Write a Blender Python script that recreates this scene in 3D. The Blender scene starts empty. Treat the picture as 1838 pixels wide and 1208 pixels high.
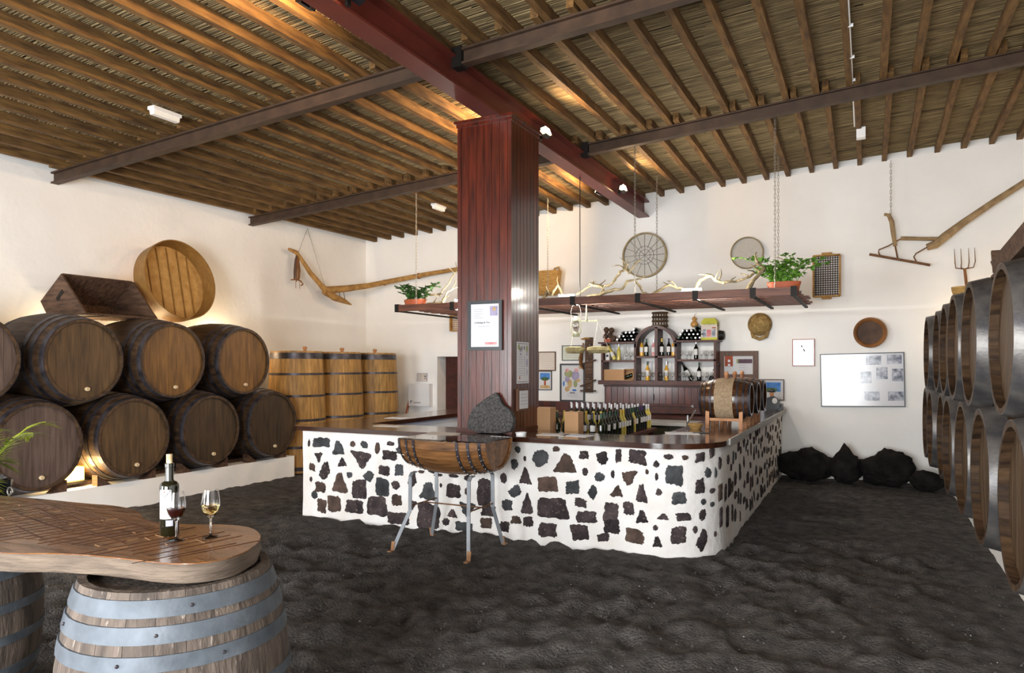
import bpy, math, random
from mathutils import Vector, Matrix, noise
R = random.Random(11)
PI = math.pi
SC = bpy.context.scene
COL = SC.collection

# ------------------------------------------------------------------ camera
cd = bpy.data.cameras.new('camera'); cam = bpy.data.objects.new('camera', cd); COL.objects.link(cam)
cam.location = (0, 0, 1.75); cam.rotation_euler = (PI/2, 0, math.radians(26.37))
cd.sensor_width = 36; cd.sensor_fit = 'HORIZONTAL'; cd.lens = 36*1283/1838
cd.shift_y = (657-604)/1838; cd.clip_start = .05
SC.camera = cam
# ------------------------------------------------------------------ world, daylight, exposure
vs = SC.view_settings
vs.view_transform = 'Standard'; vs.look = 'None'; vs.exposure = 0.0; vs.gamma = 1; vs.use_curve_mapping = False
w = bpy.data.worlds.new('sky'); SC.world = w; w.use_nodes = True
w.node_tree.nodes['Background'].inputs[0].default_value = (.75, .85, 1, 1)
w.node_tree.nodes['Background'].inputs[1].default_value = 1.0
def area(name, loc, rot, sx, sy, power, col):
    l = bpy.data.lights.new(name, 'AREA'); l.shape = 'RECTANGLE'; l.size = sx; l.size_y = sy
    l.energy = power; l.color = col
    o = bpy.data.objects.new(name, l); COL.objects.link(o); o.location = loc; o.rotation_euler = rot
    return o
# daylight through the big doorway behind the camera, plus an added second opening
area('doorway_or_fill_light', (-1.5, -2.85, 1.6), (PI/2, 0, 0), 3.0, 2.8, 800, (.95, .98, 1))
area('doorway_or_fill_light', (-6.6, -2.85, 1.6), (PI/2, 0, 0), 3.0, 2.8, 520, (.95, .98, 1))  # second opening added as fill for the left barrels and their hoops
def point(name, loc, power, col, size=.06, parent=None):
    l = bpy.data.lights.new(name, 'POINT'); l.energy = power; l.color = col; l.shadow_soft_size = size
    o = bpy.data.objects.new(name, l); COL.objects.link(o); o.location = loc; o.parent = parent
    return o
def spot(name, loc, aim, power, col, ang=120, blend=.6, size=.06, parent=None):
    l = bpy.data.lights.new(name, 'SPOT'); l.energy = power; l.color = col; l.spot_size = math.radians(ang)
    l.spot_blend = blend; l.shadow_soft_size = size
    o = bpy.data.objects.new(name, l); COL.objects.link(o); o.location = loc; o.parent = parent
    o.rotation_euler = (Vector(aim)).to_track_quat('-Z', 'Y').to_euler()
    return o

FL = {'left': 150, 'right': 55}   # halogen floods on the red beam, watts
RKP = 26                         # tubes lying on the hanging rack and added ones beneath, watts

# ------------------------------------------------------------------ helpers
def lin(h):
    h = h.lstrip('#'); out = []
    for i in (0, 2, 4):
        c = int(h[i:i+2], 16)/255
        out.append(c/12.92 if c <= .04045 else ((c+.055)/1.055)**2.4)
    return (*out, 1)
def pm(name, c1, c2=None, scale=(1, 1, 1), ns=6, rough=.6, metal=0, bump=0, bs=None, rnd=0, coat=0,
       lo=.3, hi=.7, trans=0, emis=0, detail=5, spec=.5, ior=1.45, c3=None, c3s=20, c3lo=.62, c3hi=.7, bdist=.02):
    """procedural principled material: two noise-mixed colours, a third for spots, relief and per-object variation"""
    m = bpy.data.materials.new(name); m.use_nodes = True
    nt = m.node_tree; N = nt.nodes; L = nt.links; b = N['Principled BSDF']
    b.inputs['Roughness'].default_value = rough; b.inputs['Metallic'].default_value = metal
    b.inputs['Specular IOR Level'].default_value = spec; b.inputs['IOR'].default_value = ior
    b.inputs['Coat Weight'].default_value = coat; b.inputs['Coat Roughness'].default_value = .12
    b.inputs['Transmission Weight'].default_value = trans
    tc = N.new('ShaderNodeTexCoord'); mp = N.new('ShaderNodeMapping'); mp.inputs['Scale'].default_value = scale
    L.new(tc.outputs['Object'], mp.inputs['Vector'])
    vec = mp.outputs['Vector']
    oi = None
    if rnd:
        oi = N.new('ShaderNodeObjectInfo')
        ad = N.new('ShaderNodeVectorMath'); ad.operation = 'ADD'
        ml = N.new('ShaderNodeMath'); ml.operation = 'MULTIPLY'; ml.inputs[1].default_value = 37
        L.new(oi.outputs['Random'], ml.inputs[0]); L.new(vec, ad.inputs[0]); L.new(ml.outputs[0], ad.inputs[1])
        vec = ad.outputs[0]
    if c2:
        n = N.new('ShaderNodeTexNoise'); n.inputs['Scale'].default_value = ns; n.inputs['Detail'].default_value = detail
        L.new(vec, n.inputs['Vector'])
        r = N.new('ShaderNodeValToRGB'); r.color_ramp.elements[0].position = lo; r.color_ramp.elements[1].position = hi
        r.color_ramp.elements[0].color = lin(c1); r.color_ramp.elements[1].color = lin(c2)
        L.new(n.outputs['Fac'], r.inputs['Fac']); col = r.outputs['Color']
        if c3:
            n3 = N.new('ShaderNodeTexNoise'); n3.inputs['Scale'].default_value = c3s; n3.inputs['Detail'].default_value = 6
            L.new(vec, n3.inputs['Vector'])
            r3 = N.new('ShaderNodeValToRGB'); r3.color_ramp.elements[0].position = c3lo; r3.color_ramp.elements[1].position = c3hi
            L.new(n3.outputs['Fac'], r3.inputs['Fac'])
            mx = N.new('ShaderNodeMix'); mx.data_type = 'RGBA'
            L.new(r3.outputs['Color'], mx.inputs['Factor']); L.new(col, mx.inputs['A']); mx.inputs['B'].default_value = lin(c3)
            col = mx.outputs['Result']
        if rnd:
            h = N.new('ShaderNodeHueSaturation'); mr = N.new('ShaderNodeMapRange')
            mr.inputs['To Min'].default_value = 1-rnd; mr.inputs['To Max'].default_value = 1+rnd
            L.new(oi.outputs['Random'], mr.inputs['Value']); L.new(mr.outputs['Result'], h.inputs['Value'])
            L.new(col, h.inputs['Color']); col = h.outputs['Color']
        L.new(col, b.inputs['Base Color'])
        if emis: L.new(col, b.inputs['Emission Color'])
    else:
        b.inputs['Base Color'].default_value = lin(c1)
        if emis: b.inputs['Emission Color'].default_value = lin(c1)
    if emis: b.inputs['Emission Strength'].default_value = emis
    if bump:
        nb = N.new('ShaderNodeTexNoise'); nb.inputs['Scale'].default_value = bs or ns; nb.inputs['Detail'].default_value = 6
        L.new(vec, nb.inputs['Vector'])
        bp = N.new('ShaderNodeBump'); bp.inputs['Strength'].default_value = bump; bp.inputs['Distance'].default_value = bdist
        L.new(nb.outputs['Fac'], bp.inputs['Height']); L.new(bp.outputs['Normal'], b.inputs['Normal'])
    return m

class MB:
    """collects geometry and links it as one mesh object"""
    def __init__(s): s.v = []; s.f = []
    def add(s, vs_, fs_):
        n = len(s.v); s.v += [tuple(p) for p in vs_]; s.f += [tuple(i+n for i in q) for q in fs_]; return s
    def box(s, c, d, rot=None):
        x, y, z = (k/2 for k in d)
        vs_ = [Vector((i*x, j*y, k*z)) for i in (-1, 1) for j in (-1, 1) for k in (-1, 1)]
        if rot is not None: vs_ = [rot @ p for p in vs_]
        c = Vector(c)
        return s.add([p+c for p in vs_], [(0, 1, 3, 2), (4, 6, 7, 5), (0, 4, 5, 1), (2, 3, 7, 6), (0, 2, 6, 4), (1, 5, 7, 3)])
    def b2(s, x0, x1, y0, y1, z0, z1):
        return s.box(((x0+x1)/2, (y0+y1)/2, (z0+z1)/2), (x1-x0, y1-y0, z1-z0))
    def bar(s, p0, p1, w_, h_, up=(0, 0, 1)):
        p0 = Vector(p0); p1 = Vector(p1); d = p1-p0; L = d.length; d.normalize()
        u = Vector(up); sd = d.cross(u)
        if sd.length < 1e-4: sd = d.cross(Vector((1, 0, 0)))
        sd.normalize(); u = sd.cross(d)
        m = Matrix((d, sd, u)).transposed()
        return s.box((p0+p1)/2, (L, w_, h_), m)
    def tube(s, path, rad, n=8, cap=True, squash=1):
        path = [Vector(p) for p in path]; k = len(path)
        if not isinstance(rad, (list, tuple)): rad = [rad]*k
        prev = None; rings = []
        for i, p in enumerate(path):
            t = (path[min(i+1, k-1)]-path[max(i-1, 0)])
            if t.length < 1e-9: t = Vector((0, 0, 1))
            t.normalize()
            if prev is None:
                a = Vector((0, 0, 1)) if abs(t.z) < .9 else Vector((1, 0, 0))
                u = t.cross(a).normalized()
            else:
                u = prev-t*prev.dot(t)
                u = u.normalized() if u.length > 1e-6 else t.orthogonal().normalized()
            prev = u; vv = t.cross(u)
            rings.append([p+u*(rad[i]*math.cos(2*PI*j/n))+vv*(squash*rad[i]*math.sin(2*PI*j/n)) for j in range(n)])
        vs_ = [q for r in rings for q in r]; fs_ = []
        for i in range(k-1):
            for j in range(n):
                a = i*n+j; b = i*n+(j+1) % n
                fs_.append((a, b, b+n, a+n))
        if cap: fs_ += [tuple(range(n-1, -1, -1)), tuple(range((k-1)*n, k*n))]
        return s.add(vs_, fs_)
    def lathe(s, prof, n=24, c=(0, 0, 0), mat=None, a0=0, a1=2*PI, sx=1, sy=1, cap=True):
        full = abs(a1-a0-2*PI) < 1e-6; k = n if full else n+1
        vs_ = []; fs_ = []
        for r, z in prof:
            for j in range(k):
                a = a0+(a1-a0)*j/n
                p = Vector((r*math.cos(a)*sx, r*math.sin(a)*sy, z))
                if mat is not None: p = mat @ p
                vs_.append(p+Vector(c))
        for i in range(len(prof)-1):
            for j in range(n):
                a = i*k+j; b = i*k+(j+1) % k
                fs_.append((a, b, b+k, a+k))
        if full and cap:
            if prof[0][0] > 1e-6: fs_.append(tuple(range(k-1, -1, -1)))
            if prof[-1][0] > 1e-6: fs_.append(tuple(range((len(prof)-1)*k, len(prof)*k)))
        return s.add(vs_, fs_)
    def prism(s, poly, h, mat=None):
        """poly in local xy, extruded 0..h along local z"""
        n = len(poly); vs_ = [Vector((x, y, 0)) for x, y in poly]+[Vector((x, y, h)) for x, y in poly]
        if mat is not None: vs_ = [mat @ p for p in vs_]
        fs_ = [tuple(range(n-1, -1, -1)), tuple(range(n, 2*n))]+[(i, (i+1) % n, n+(i+1) % n, n+i) for i in range(n)]
        return s.add(vs_, fs_)
    def ball(s, c, r, nu=10, nv=6, jit=0, seed=0):
        rr = random.Random(seed); r = (r, r, r) if not isinstance(r, (tuple, list)) else r
        vs_ = [(c[0], c[1], c[2]-r[2])]
        for i in range(1, nv):
            t = PI*i/nv
            for j in range(nu):
                p = 2*PI*j/nu; k = 1+jit*(rr.random()*2-1)
                vs_.append((c[0]+k*r[0]*math.sin(t)*math.cos(p), c[1]+k*r[1]*math.sin(t)*math.sin(p), c[2]-k*r[2]*math.cos(t)))
        vs_.append((c[0], c[1], c[2]+r[2])); fs_ = []
        for j in range(nu): fs_.append((0, 1+(j+1) % nu, 1+j))
        for i in range(nv-2):
            for j in range(nu):
                a = 1+i*nu+j; b = 1+i*nu+(j+1) % nu
                fs_.append((a, b, b+nu, a+nu))
        e = len(vs_)-1; o = 1+(nv-2)*nu
        for j in range(nu): fs_.append((o+j, o+(j+1) % nu, e))
        return s.add(vs_, fs_)
    def xf(s, m):
        s.v = [tuple(m @ Vector(p)) for p in s.v]; return s
    def mesh(s, name, mat, sharp=40):
        me = bpy.data.meshes.new(name); me.from_pydata(s.v, [], s.f); me.update()
        if mat: me.materials.append(mat)
        if sharp:
            me.shade_smooth(); me.set_sharp_from_angle(angle=math.radians(sharp))
        return me
    def build(s, name, mat, parent=None, loc=(0, 0, 0), rot=None, sharp=40):
        return put(name, s.mesh(name, mat, sharp), parent, loc, rot)
def put(name, me, parent=None, loc=(0, 0, 0), rot=None):
    o = bpy.data.objects.new(name, me); COL.objects.link(o); o.location = loc
    if rot is not None: o.rotation_euler = rot
    o.parent = parent
    return o
def tag(o, label=None, cat=None, group=None, kind=None):
    if label: o['label'] = label
    if cat: o['category'] = cat
    if group: o['group'] = group
    if kind: o['kind'] = kind
    return o
def thing(name, label, cat, loc=(0, 0, 0), rot=(0, 0, 0), group=None):
    o = bpy.data.objects.new(name, None); COL.objects.link(o); o.location = loc; o.rotation_euler = rot
    o.empty_display_size = .05
    return tag(o, label, cat, group)
def copy_tree(o, loc=None, rot=None, label=None, parent=None, kids=None):
    c = o.copy(); COL.objects.link(c); c.parent = parent
    if loc is not None: c.location = loc
    if rot is not None: c.rotation_euler = rot
    if label: c['label'] = label
    for ch in list(o.children): copy_tree(ch, parent=c)
    return c
def spin(rot, a):
    from mathutils import Euler
    return (Euler(rot).to_matrix() @ Matrix.Rotation(a, 3, 'Z')).to_euler()
ORD = ['first', 'second', 'third', 'fourth', 'fifth', 'sixth', 'seventh', 'eighth', 'ninth', 'tenth', 'eleventh', 'twelfth',
       'thirteenth', 'fourteenth', 'fifteenth', 'sixteenth', 'seventeenth', 'eighteenth', 'nineteenth', 'twentieth']
def nz(x, y, z=0): return noise.noise(Vector((x, y, z)))

# ------------------------------------------------------------------ materials
M = {}
M['plaster'] = pm('white_plaster', '#efedea', '#f6f5f2', ns=1.2, rough=.9, bump=.35, bs=3.5, bdist=.03, spec=.2)
M['mortar'] = pm('whitewash', '#f2f0ee', '#e6e0da', ns=5, rough=.85, bump=.5, bs=14, spec=.2)
M['gravel'] = pm('black_cinder', '#3b3938', '#64605d', ns=9, rough=.95, bump=1, bs=55, bdist=.035, c3='#8a837c', c3s=90, c3lo=.63, c3hi=.72, spec=.25)
M['pebble'] = pm('cinder_pebble', '#343232', '#5f5b58', ns=20, rough=.95)
M['whitepebble'] = pm('pale_pebble', '#a9a29a', '#c9c4bc', ns=20, rough=.9)
M['joist'] = pm('joist_wood', '#4a3219', '#7d5c30', scale=(6, 1, 6), ns=3.5, rough=.8, bump=.4, bs=9, rnd=.12)
M['reed'] = pm('reed', '#4a3b26', '#9d8860', scale=(1.2, 40, 1), ns=2.2, rough=.85, c3='#2c2115', c3s=1.2, c3lo=.58, c3hi=.75)
M['roof'] = pm('roof_boarding', '#2c2116', '#3b2d1d', ns=4, rough=.9)
M['brownsteel'] = pm('brown_painted_steel', '#35261b', '#493526', ns=6, rough=.6, bump=.1, bs=40)
M['redsteel'] = pm('red_painted_steel', '#58221a', '#652a20', ns=3, rough=.45, bump=.05, bs=30)
M['mahog'] = pm('mahogany', '#2d0d07', '#5e2110', scale=(7, 7, .7), ns=3, rough=.3, bump=.08, bs=8, rnd=.16, coat=.35)
M['mahogd'] = pm('dark_mahogany', '#35140a', '#542312', scale=(3, 3, 3), ns=4, rough=.48, coat=.03, rnd=.1)
M['top'] = pm('dark_counter_wood', '#2c170f', '#46281a', scale=(.8, 5, 5), ns=3, rough=.16, coat=.6, bump=.03, bs=9)
M['edgegrey'] = pm('grey_trim', '#9d9a95', '#b5b2ad', ns=6, rough=.5)
M['stone'] = pm('lava_stone', '#231c1f', '#4b3f40', ns=9, rough=.9, bump=1, bs=30, rnd=.35, c3='#75665f', c3s=45, c3lo=.6, c3hi=.7)
M['stoneb'] = pm('brown_lava_stone', '#3b2d27', '#604e45', ns=9, rough=.9, bump=1, bs=30, rnd=.25)
M['stoneg'] = pm('grey_lava_stone', '#2e3032', '#4e5052', ns=9, rough=.9, bump=1, bs=30, rnd=.25)
M['black_rock'] = pm('black_lava_rock', '#0f0e0e', '#262321', ns=7, rough=.95, bump=1, bs=25, spec=.2)
M['slabrock'] = pm('porous_grey_basalt', '#2c2b2b', '#5f5c5a', ns=45, rough=.95, bump=1, bs=60)
M['oak'] = pm('dark_barrel_oak', '#2a1c12', '#57402a', scale=(4, 4, .8), ns=4, rough=.6, bump=.2, bs=10, rnd=.22)
M['head'] = pm('barrel_head_oak', '#3c2d1d', '#614a30', scale=(6, .7, 6), ns=4, rough=.55, bump=.15, bs=10, rnd=.12)
M['headb'] = pm('faded_barrel_head_oak', '#453730', '#63524a', scale=(6, .7, 6), ns=4, rough=.6, bump=.15, bs=10, rnd=.1)
M['hoop'] = pm('iron_hoop', '#2e2b2f', '#575257', ns=8, rough=.38, metal=.55, bump=.1, bs=30)
M['hoopgal'] = pm('galvanised_hoop', '#474d54', '#656b72', ns=8, rough=.6, metal=.3, bump=.1, bs=30)
M['greyoak'] = pm('weathered_grey_oak', '#3a312b', '#675a50', scale=(5, 5, .9), ns=4, rough=.8, bump=.4, bs=12, rnd=.2, c3='#8f8378', c3s=12, c3lo=.62, c3hi=.74)
M['vat'] = pm('golden_vat_oak', '#7c5b2c', '#b88c4e', scale=(6, 6, .8), ns=4, rough=.55, bump=.15, bs=10, rnd=.14)
M['hbarrel'] = pm('varnished_oak', '#4e321b', '#8a5f38', scale=(.7, 6, 6), ns=4, rough=.4, bump=.15, bs=10, rnd=.16)
M['cork'] = pm('cork', '#b99b74', '#d9c6a4', ns=40, rough=.9)
M['tabletop'] = pm('varnished_slab_wood', '#5a3519', '#8d5a2b', scale=(1, 4, 4), ns=4, rough=.25, bump=.4, bs=6, coat=.35, c3='#b08a5c', c3s=9, c3lo=.66, c3hi=.74)
M['bark'] = pm('pale_slab_edge', '#504338', '#7b6b5c', scale=(1, 1, 8), ns=5, rough=.8, bump=.6, bs=18)
M['glass'] = pm('clear_glass', '#ffffff', rough=0.0, trans=1, ior=1.45)
M['darkglass'] = pm('dark_bottle_glass', '#0b0d08', rough=.06, spec=.7)
M['greenglass'] = pm('green_bottle_glass', '#131c0c', rough=.07, spec=.7)
M['yellowwine'] = pm('white_wine_bottle', '#b8a23c', '#d8c968', ns=4, rough=.08, spec=.7)
M['amber'] = pm('sweet_wine_bottle', '#c98a1e', '#e6b54a', ns=4, rough=.08, spec=.7)
M['redwine'] = pm('red_wine', '#2a0308', rough=.05, spec=.6)
M['whitewine'] = pm('white_wine', '#f7e9ae', rough=0.0, trans=1, ior=1.33)
M['label'] = pm('paper_label', '#d5d2cf', '#e2e0de', ns=9, rough=.7)
M['labelo'] = pm('orange_label', '#c98a2c', '#e8dfce', ns=22, rough=.7)
M['caps_green'] = pm('green_capsule', '#123b22', rough=.3)
M['caps_white'] = pm('silver_capsule', '#d9d9dc', rough=.25, metal=.5)
M['caps_gold'] = pm('yellow_capsule', '#c9a93c', rough=.3)
M['caps_purple'] = pm('purple_capsule', '#3a1a4c', rough=.3)
M['caps_black'] = pm('black_capsule', '#0c0c0d', rough=.3)
M['carton'] = pm('brown_cardboard', '#a9825c', '#b99069', ns=4, rough=.85)
M['blackpl'] = pm('black_plastic', '#0e0f12', rough=.25)
M['blackfr'] = pm('black_frame', '#26282b', rough=.35)
M['brownfr'] = pm('brown_frame', '#4d3020', '#63402a', scale=(6, 1, 1), ns=5, rough=.5)
M['paper'] = pm('white_paper', '#cbcbce', '#d6d5d7', ns=2, rough=.8)
M['paperw'] = pm('cream_paper', '#cdc1b4', '#dad0c5', ns=2, rough=.8)
M['papergreen'] = pm('greenish_paper', '#c6cbbb', '#d6d9cc', ns=2, rough=.8)
M['ink'] = pm('dark_print', '#3b3c44', rough=.8)
M['inkl'] = pm('pale_print', '#a9a8b2', rough=.8)
M['bluep'] = pm('blue_print', '#2b63b5', '#5f97d8', ns=8, rough=.7)
M['violetp'] = pm('violet_print', '#8f86a6', '#aea6c0', ns=9, rough=.7)
M['greenp'] = pm('green_print', '#868c5c', '#a4a87c', ns=9, rough=.7)
M['ochrep'] = pm('ochre_print', '#b08f5c', '#cbb084', ns=9, rough=.7)
M['redp'] = pm('red_print', '#8c3a22', '#b85a3a', ns=9, rough=.7)
M['pinkp'] = pm('pink_print', '#c46a72', '#e2b9b4', ns=9, rough=.7)
M['plum'] = pm('plum_print', '#3d2233', '#5f4353', ns=6, rough=.6)
M['lime'] = pm('lime_card', '#b4b32c', '#c6c444', ns=5, rough=.6)
M['limed'] = pm('dark_lime_print', '#8b8a12', rough=.6)
M['photo'] = pm('grey_photograph', '#5b6272', '#c3c6d2', ns=14, rough=.12, lo=.35, hi=.65)
M['photol'] = pm('pale_and_glare_print', '#c9cad2', '#ececf0', ns=14, rough=.12)  # pale prints, and the glare painted on the picture board's left half
M['wicker'] = pm('straw_wicker', '#9a7238', '#cfa765', scale=(1, 1, 6), ns=12, rough=.8, bump=.8, bs=30)
M['wickerd'] = pm('dark_wicker', '#3a2a1c', '#5c4530', scale=(1, 1, 6), ns=12, rough=.8, bump=.8, bs=30)
M['straw'] = pm('coiled_straw', '#7c6136', '#b0935c', ns=18, rough=.85, bump=.9, bs=40)
M['esparto'] = pm('woven_esparto', '#b08446', '#c99f60', scale=(2, 2, 30), ns=5, rough=.8, bump=.6, bs=14)
M['espartod'] = pm('sieve_hoop_wood', '#7b5626', '#9c7238', scale=(2, 2, 12), ns=5, rough=.55, bump=.2, bs=10)
M['mesh'] = pm('grey_sieve_mesh', '#b4b1aa', '#c9c6bf', ns=60, rough=.8)
M['hoopw'] = pm('bent_wood_hoop', '#7f6f50', '#a4946f', ns=8, rough=.7)
M['wire'] = pm('wire', '#77736b', rough=.5, metal=.5)
M['chain'] = pm('chain_steel', '#9a948a', rough=.45, metal=.6)
M['blackiron'] = pm('black_iron', '#17130f', rough=.6, metal=.3)
M['rust'] = pm('rusty_iron', '#5a3c28', '#8a6243', ns=14, rough=.75, metal=.2)
M['plough'] = pm('plough_wood', '#8a6230', '#bb9154', scale=(2, 2, 2), ns=5, rough=.75, bump=.4, bs=12)
M['ploughg'] = pm('grey_plough_wood', '#82694a', '#a98f69', scale=(2, 2, 2), ns=5, rough=.75, bump=.4, bs=12)
M['leather'] = pm('old_leather', '#6b4424', '#96653a', ns=6, rough=.7)
M['boxwood'] = pm('old_box_wood', '#39271c', '#6a4f3d', scale=(1, 6, 6), ns=4, rough=.75, bump=.3, bs=12, rnd=.12)
M['rack'] = pm('reddish_rack_wood', '#4e2c1f', '#7b4d39', scale=(.7, 6, 6), ns=4, rough=.5, bump=.15, bs=10, rnd=.12)
M['vine'] = pm('vine_wood', '#6b5c40', '#aa9a78', ns=14, rough=.85, bump=.9, bs=30)
M['terra'] = pm('terracotta_plastic', '#a9512f', '#bd6440', ns=5, rough=.6)
M['leaf'] = pm('green_leaf', '#3c6a1c', '#76a43c', ns=5, rough=.5, rnd=.2)
M['leafd'] = pm('dark_leaf', '#2b4a24', '#50753c', ns=5, rough=.5, rnd=.2)
M['palm'] = pm('palm_leaf', '#5d7a1c', '#a3a83a', ns=4, rough=.4, rnd=.15)
M['steel'] = pm('grey_flat_bar', '#7f8388', '#9b9fa4', ns=6, rough=.5, metal=.4)
M['rustfoot'] = pm('rusted_foot', '#8a5f3e', '#b18a66', ns=15, rough=.8)
M['whitepl'] = pm('white_plastic', '#e9e9e8', rough=.4)
M['box_el'] = pm('white_enamel', '#e4e4e6', rough=.35)
M['blue'] = pm('blue_crate_plastic', '#2f62c4', rough=.45)
M['green'] = pm('dark_olive_cabinet', '#1d1d0e', '#2b2a15', ns=5, rough=.45)
M['chrome'] = pm('chrome', '#c9ccd0', rough=.15, metal=.9)
M['lemon'] = pm('yellow_plastic', '#c5c04a', rough=.4)
M['burlap'] = pm('burlap', '#8f7a60', '#b39b7d', ns=50, rough=.95, bump=.6, bs=80)
M['caskwood'] = pm('varnished_cask', '#2b180d', '#5a3820', scale=(5, 5, .8), ns=4, rough=.28, coat=.4, rnd=.2)
M['tan'] = pm('tan_wood', '#9a6540', '#c08a5e', scale=(2, 2, 2), ns=5, rough=.6)
M['lantern'] = pm('lantern_metal', '#9a9a80', '#b9b99c', ns=8, rough=.4, metal=.3)
M['pan'] = pm('stone_cheese_pan', '#8f8258', '#b6aa7c', ns=12, rough=.85, bump=.5, bs=25)
M['gourd'] = pm('dried_gourd', '#b08040', '#cf9f5c', ns=4, rough=.5)
M['grape'] = pm('dried_dark_fruit', '#3f2d22', '#5a4232', ns=9, rough=.7)
M['lamp_warm'] = pm('halogen_glow', '#ffd9a0', emis=30)
M['lamp_white'] = pm('tube_glow', '#fff6e4', emis=14)
M['lamp_amber'] = pm('amber_glow', '#ffc45a', emis=8)
M['diffuser'] = pm('opal_diffuser', '#f3f1ea', rough=.3)
M['bag'] = pm('black_bag_plastic', '#141820', '#2b3342', ns=9, rough=.18, bump=1, bs=14)
M['glossboard'] = pm('glossy_white_board', '#d6d6db', rough=.13)

# ================================================================== THE SETTING
XL, XR, YB, YF = -9.58, 2.35, 12.3, -3.0
def zj(x, y):
    """underside of the roof joists: they sag between four lines of support"""
    K = [(-3.5, 4.28+.064*(x+9.55)), (2.4, 4.28+.064*(x+9.55)), (5.756, 4.296+.064*(x+9.55)),
         (9.104, 4.335+.0664*(x+9.55)), (12.4, 4.365+.0515*(x+9.58))]
    for (a, za), (b, zb) in zip(K, K[1:]):
        if y <= b: return za+(zb-za)*(y-a)/(b-a)
    return K[-1][1]
JH, JW = .105, .07
# floor of black cinder, raked and trodden
def fz(x, y):
    a = .016*nz(x*1.3, y*1.3, 3)+.011*nz(x*4, y*4, 7)
    a += .009*nz(x*9+.3, y*9, 1)+.006*nz(x*19, y*19, 5)
    k = max(0, min(1, (4.6+x*.25-y*.1)/3)) if x < 0 else .5
    return a*(.7+1.3*k)-.012
m = MB(); sp = .05
nx = int((XR-XL)/sp)+1; ny = int((YB-YF)/sp)+1
dents = [(R.uniform(-5.4, .6), R.uniform(1.8, 7.5), R.uniform(.05, .16), R.uniform(.012, .036)) for _ in range(620)]
grid = {}
for d in dents:
    grid.setdefault((int(d[0]//.5), int(d[1]//.5)), []).append(d)
for j in range(ny+1):
    for i in range(nx+1):
        x = XL+(XR-XL)*i/nx; y = YF+(YB-YF)*j/ny; z = fz(x, y)
        for a in (-1, 0, 1):
            for b in (-1, 0, 1):
                for d in grid.get((int(x//.5)+a, int(y//.5)+b), ()):
                    q = ((x-d[0])**2+((y-d[1])*.7)**2)/d[2]**2
                    if q < 4: z += d[3]*(-math.exp(-q*1.2)+.55*math.exp(-(math.sqrt(q)-1.35)**2*5))
        m.v.append((x, y, z))
for j in range(ny):
    for i in range(nx):
        a = j*(nx+1)+i; m.f.append((a, a+1, a+nx+2, a+nx+1))
floor = tag(m.build('floor', M['gravel'], sharp=0), kind='structure')
for p in floor.data.polygons: p.use_smooth = True
m = MB(); m2 = MB()
def grain(mb, x, y, s):
    z = fz(x, y)+s*.3; k = [Vector((R.uniform(-1, 1), R.uniform(-1, 1), R.uniform(-.3, 1)))*s for _ in range(2)]
    mb.add([(x-s, y-s*.6, z-s*.4), (x+s, y-s*.5, z-s*.4), (x+k[0].x*.5, y+s, z-s*.4), (x+k[1].x*.5, y+k[1].y*.4, z+s*.7)], [(0, 2, 1), (0, 1, 3), (1, 2, 3), (2, 0, 3)])
for _ in range(9000):
    y = 1.9+6*R.random()**1.5; x = R.uniform(-6.2, .95)
    if y > 6.35 and -6 < x < -1.2: continue
    grain(m, x, y, R.choice((.004, .005, .006, .008, .011)))
for _ in range(240):
    y = R.uniform(2, 7.5); x = R.uniform(-3.2, .9)
    if y > 6.35 and -6 < x < -1.2: continue
    grain(m2, x, y, R.uniform(.003, .007))
tag(m.build('loose_cinder', M['pebble'], floor, sharp=0), kind='stuff')
tag(m2.build('pale_grit', M['whitepebble'], floor, sharp=0), kind='stuff')
# walls
WT = 5.35
DX0, DX1, DZ = -7.79, -6.95, 1.94
m = MB(); m.b2(XL-.3, DX0, YB, YB+.35, -.1, WT); m.b2(DX1, XR+.3, YB, YB+.35, -.1, WT); m.b2(DX0, DX1, YB, YB+.35, DZ, WT)
wb = tag(m.build('wall_back', M['plaster'], sharp=30), kind='structure')
m = MB(); m.b2(XL-.35, XL, YF-.3, YB, -.1, WT); tag(m.build('wall_left', M['plaster']), kind='structure')
m = MB(); m.b2(XR, XR+.35, YF-.3, YB, -.1, WT); tag(m.build('wall_right', M['plaster']), kind='structure')
m = MB()
for x0, x1 in ((XL, -8.2), (-5.0, -3.05), (.05, XR)): m.b2(x0, x1, YF-.3, YF, -.1, WT)
for x0, x1 in ((-8.2, -5.0), (-3.05, .05)): m.b2(x0, x1, YF-.3, YF, 3.1, WT)
tag(m.build('wall_front', M['plaster']), kind='structure')
# door at the back: deep reveal and dark wooden leaf
dr = tag(MB().b2(DX0-.05, DX1+.05, YB+.33, YB+.37, 0, DZ).build('door_1', M['mahogd']), kind='structure')
MB().b2(DX0+.43, DX0+.49, YB+.18, YB+.33, 0, DZ-.02).build('door_frame', M['mahogd'], dr)
for k in range(4): MB().b2(DX0+.5+.1*k, DX0+.59+.1*k, YB+.29, YB+.33, .02, DZ-.04).build('door_board', M['mahogd'], dr)
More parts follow.
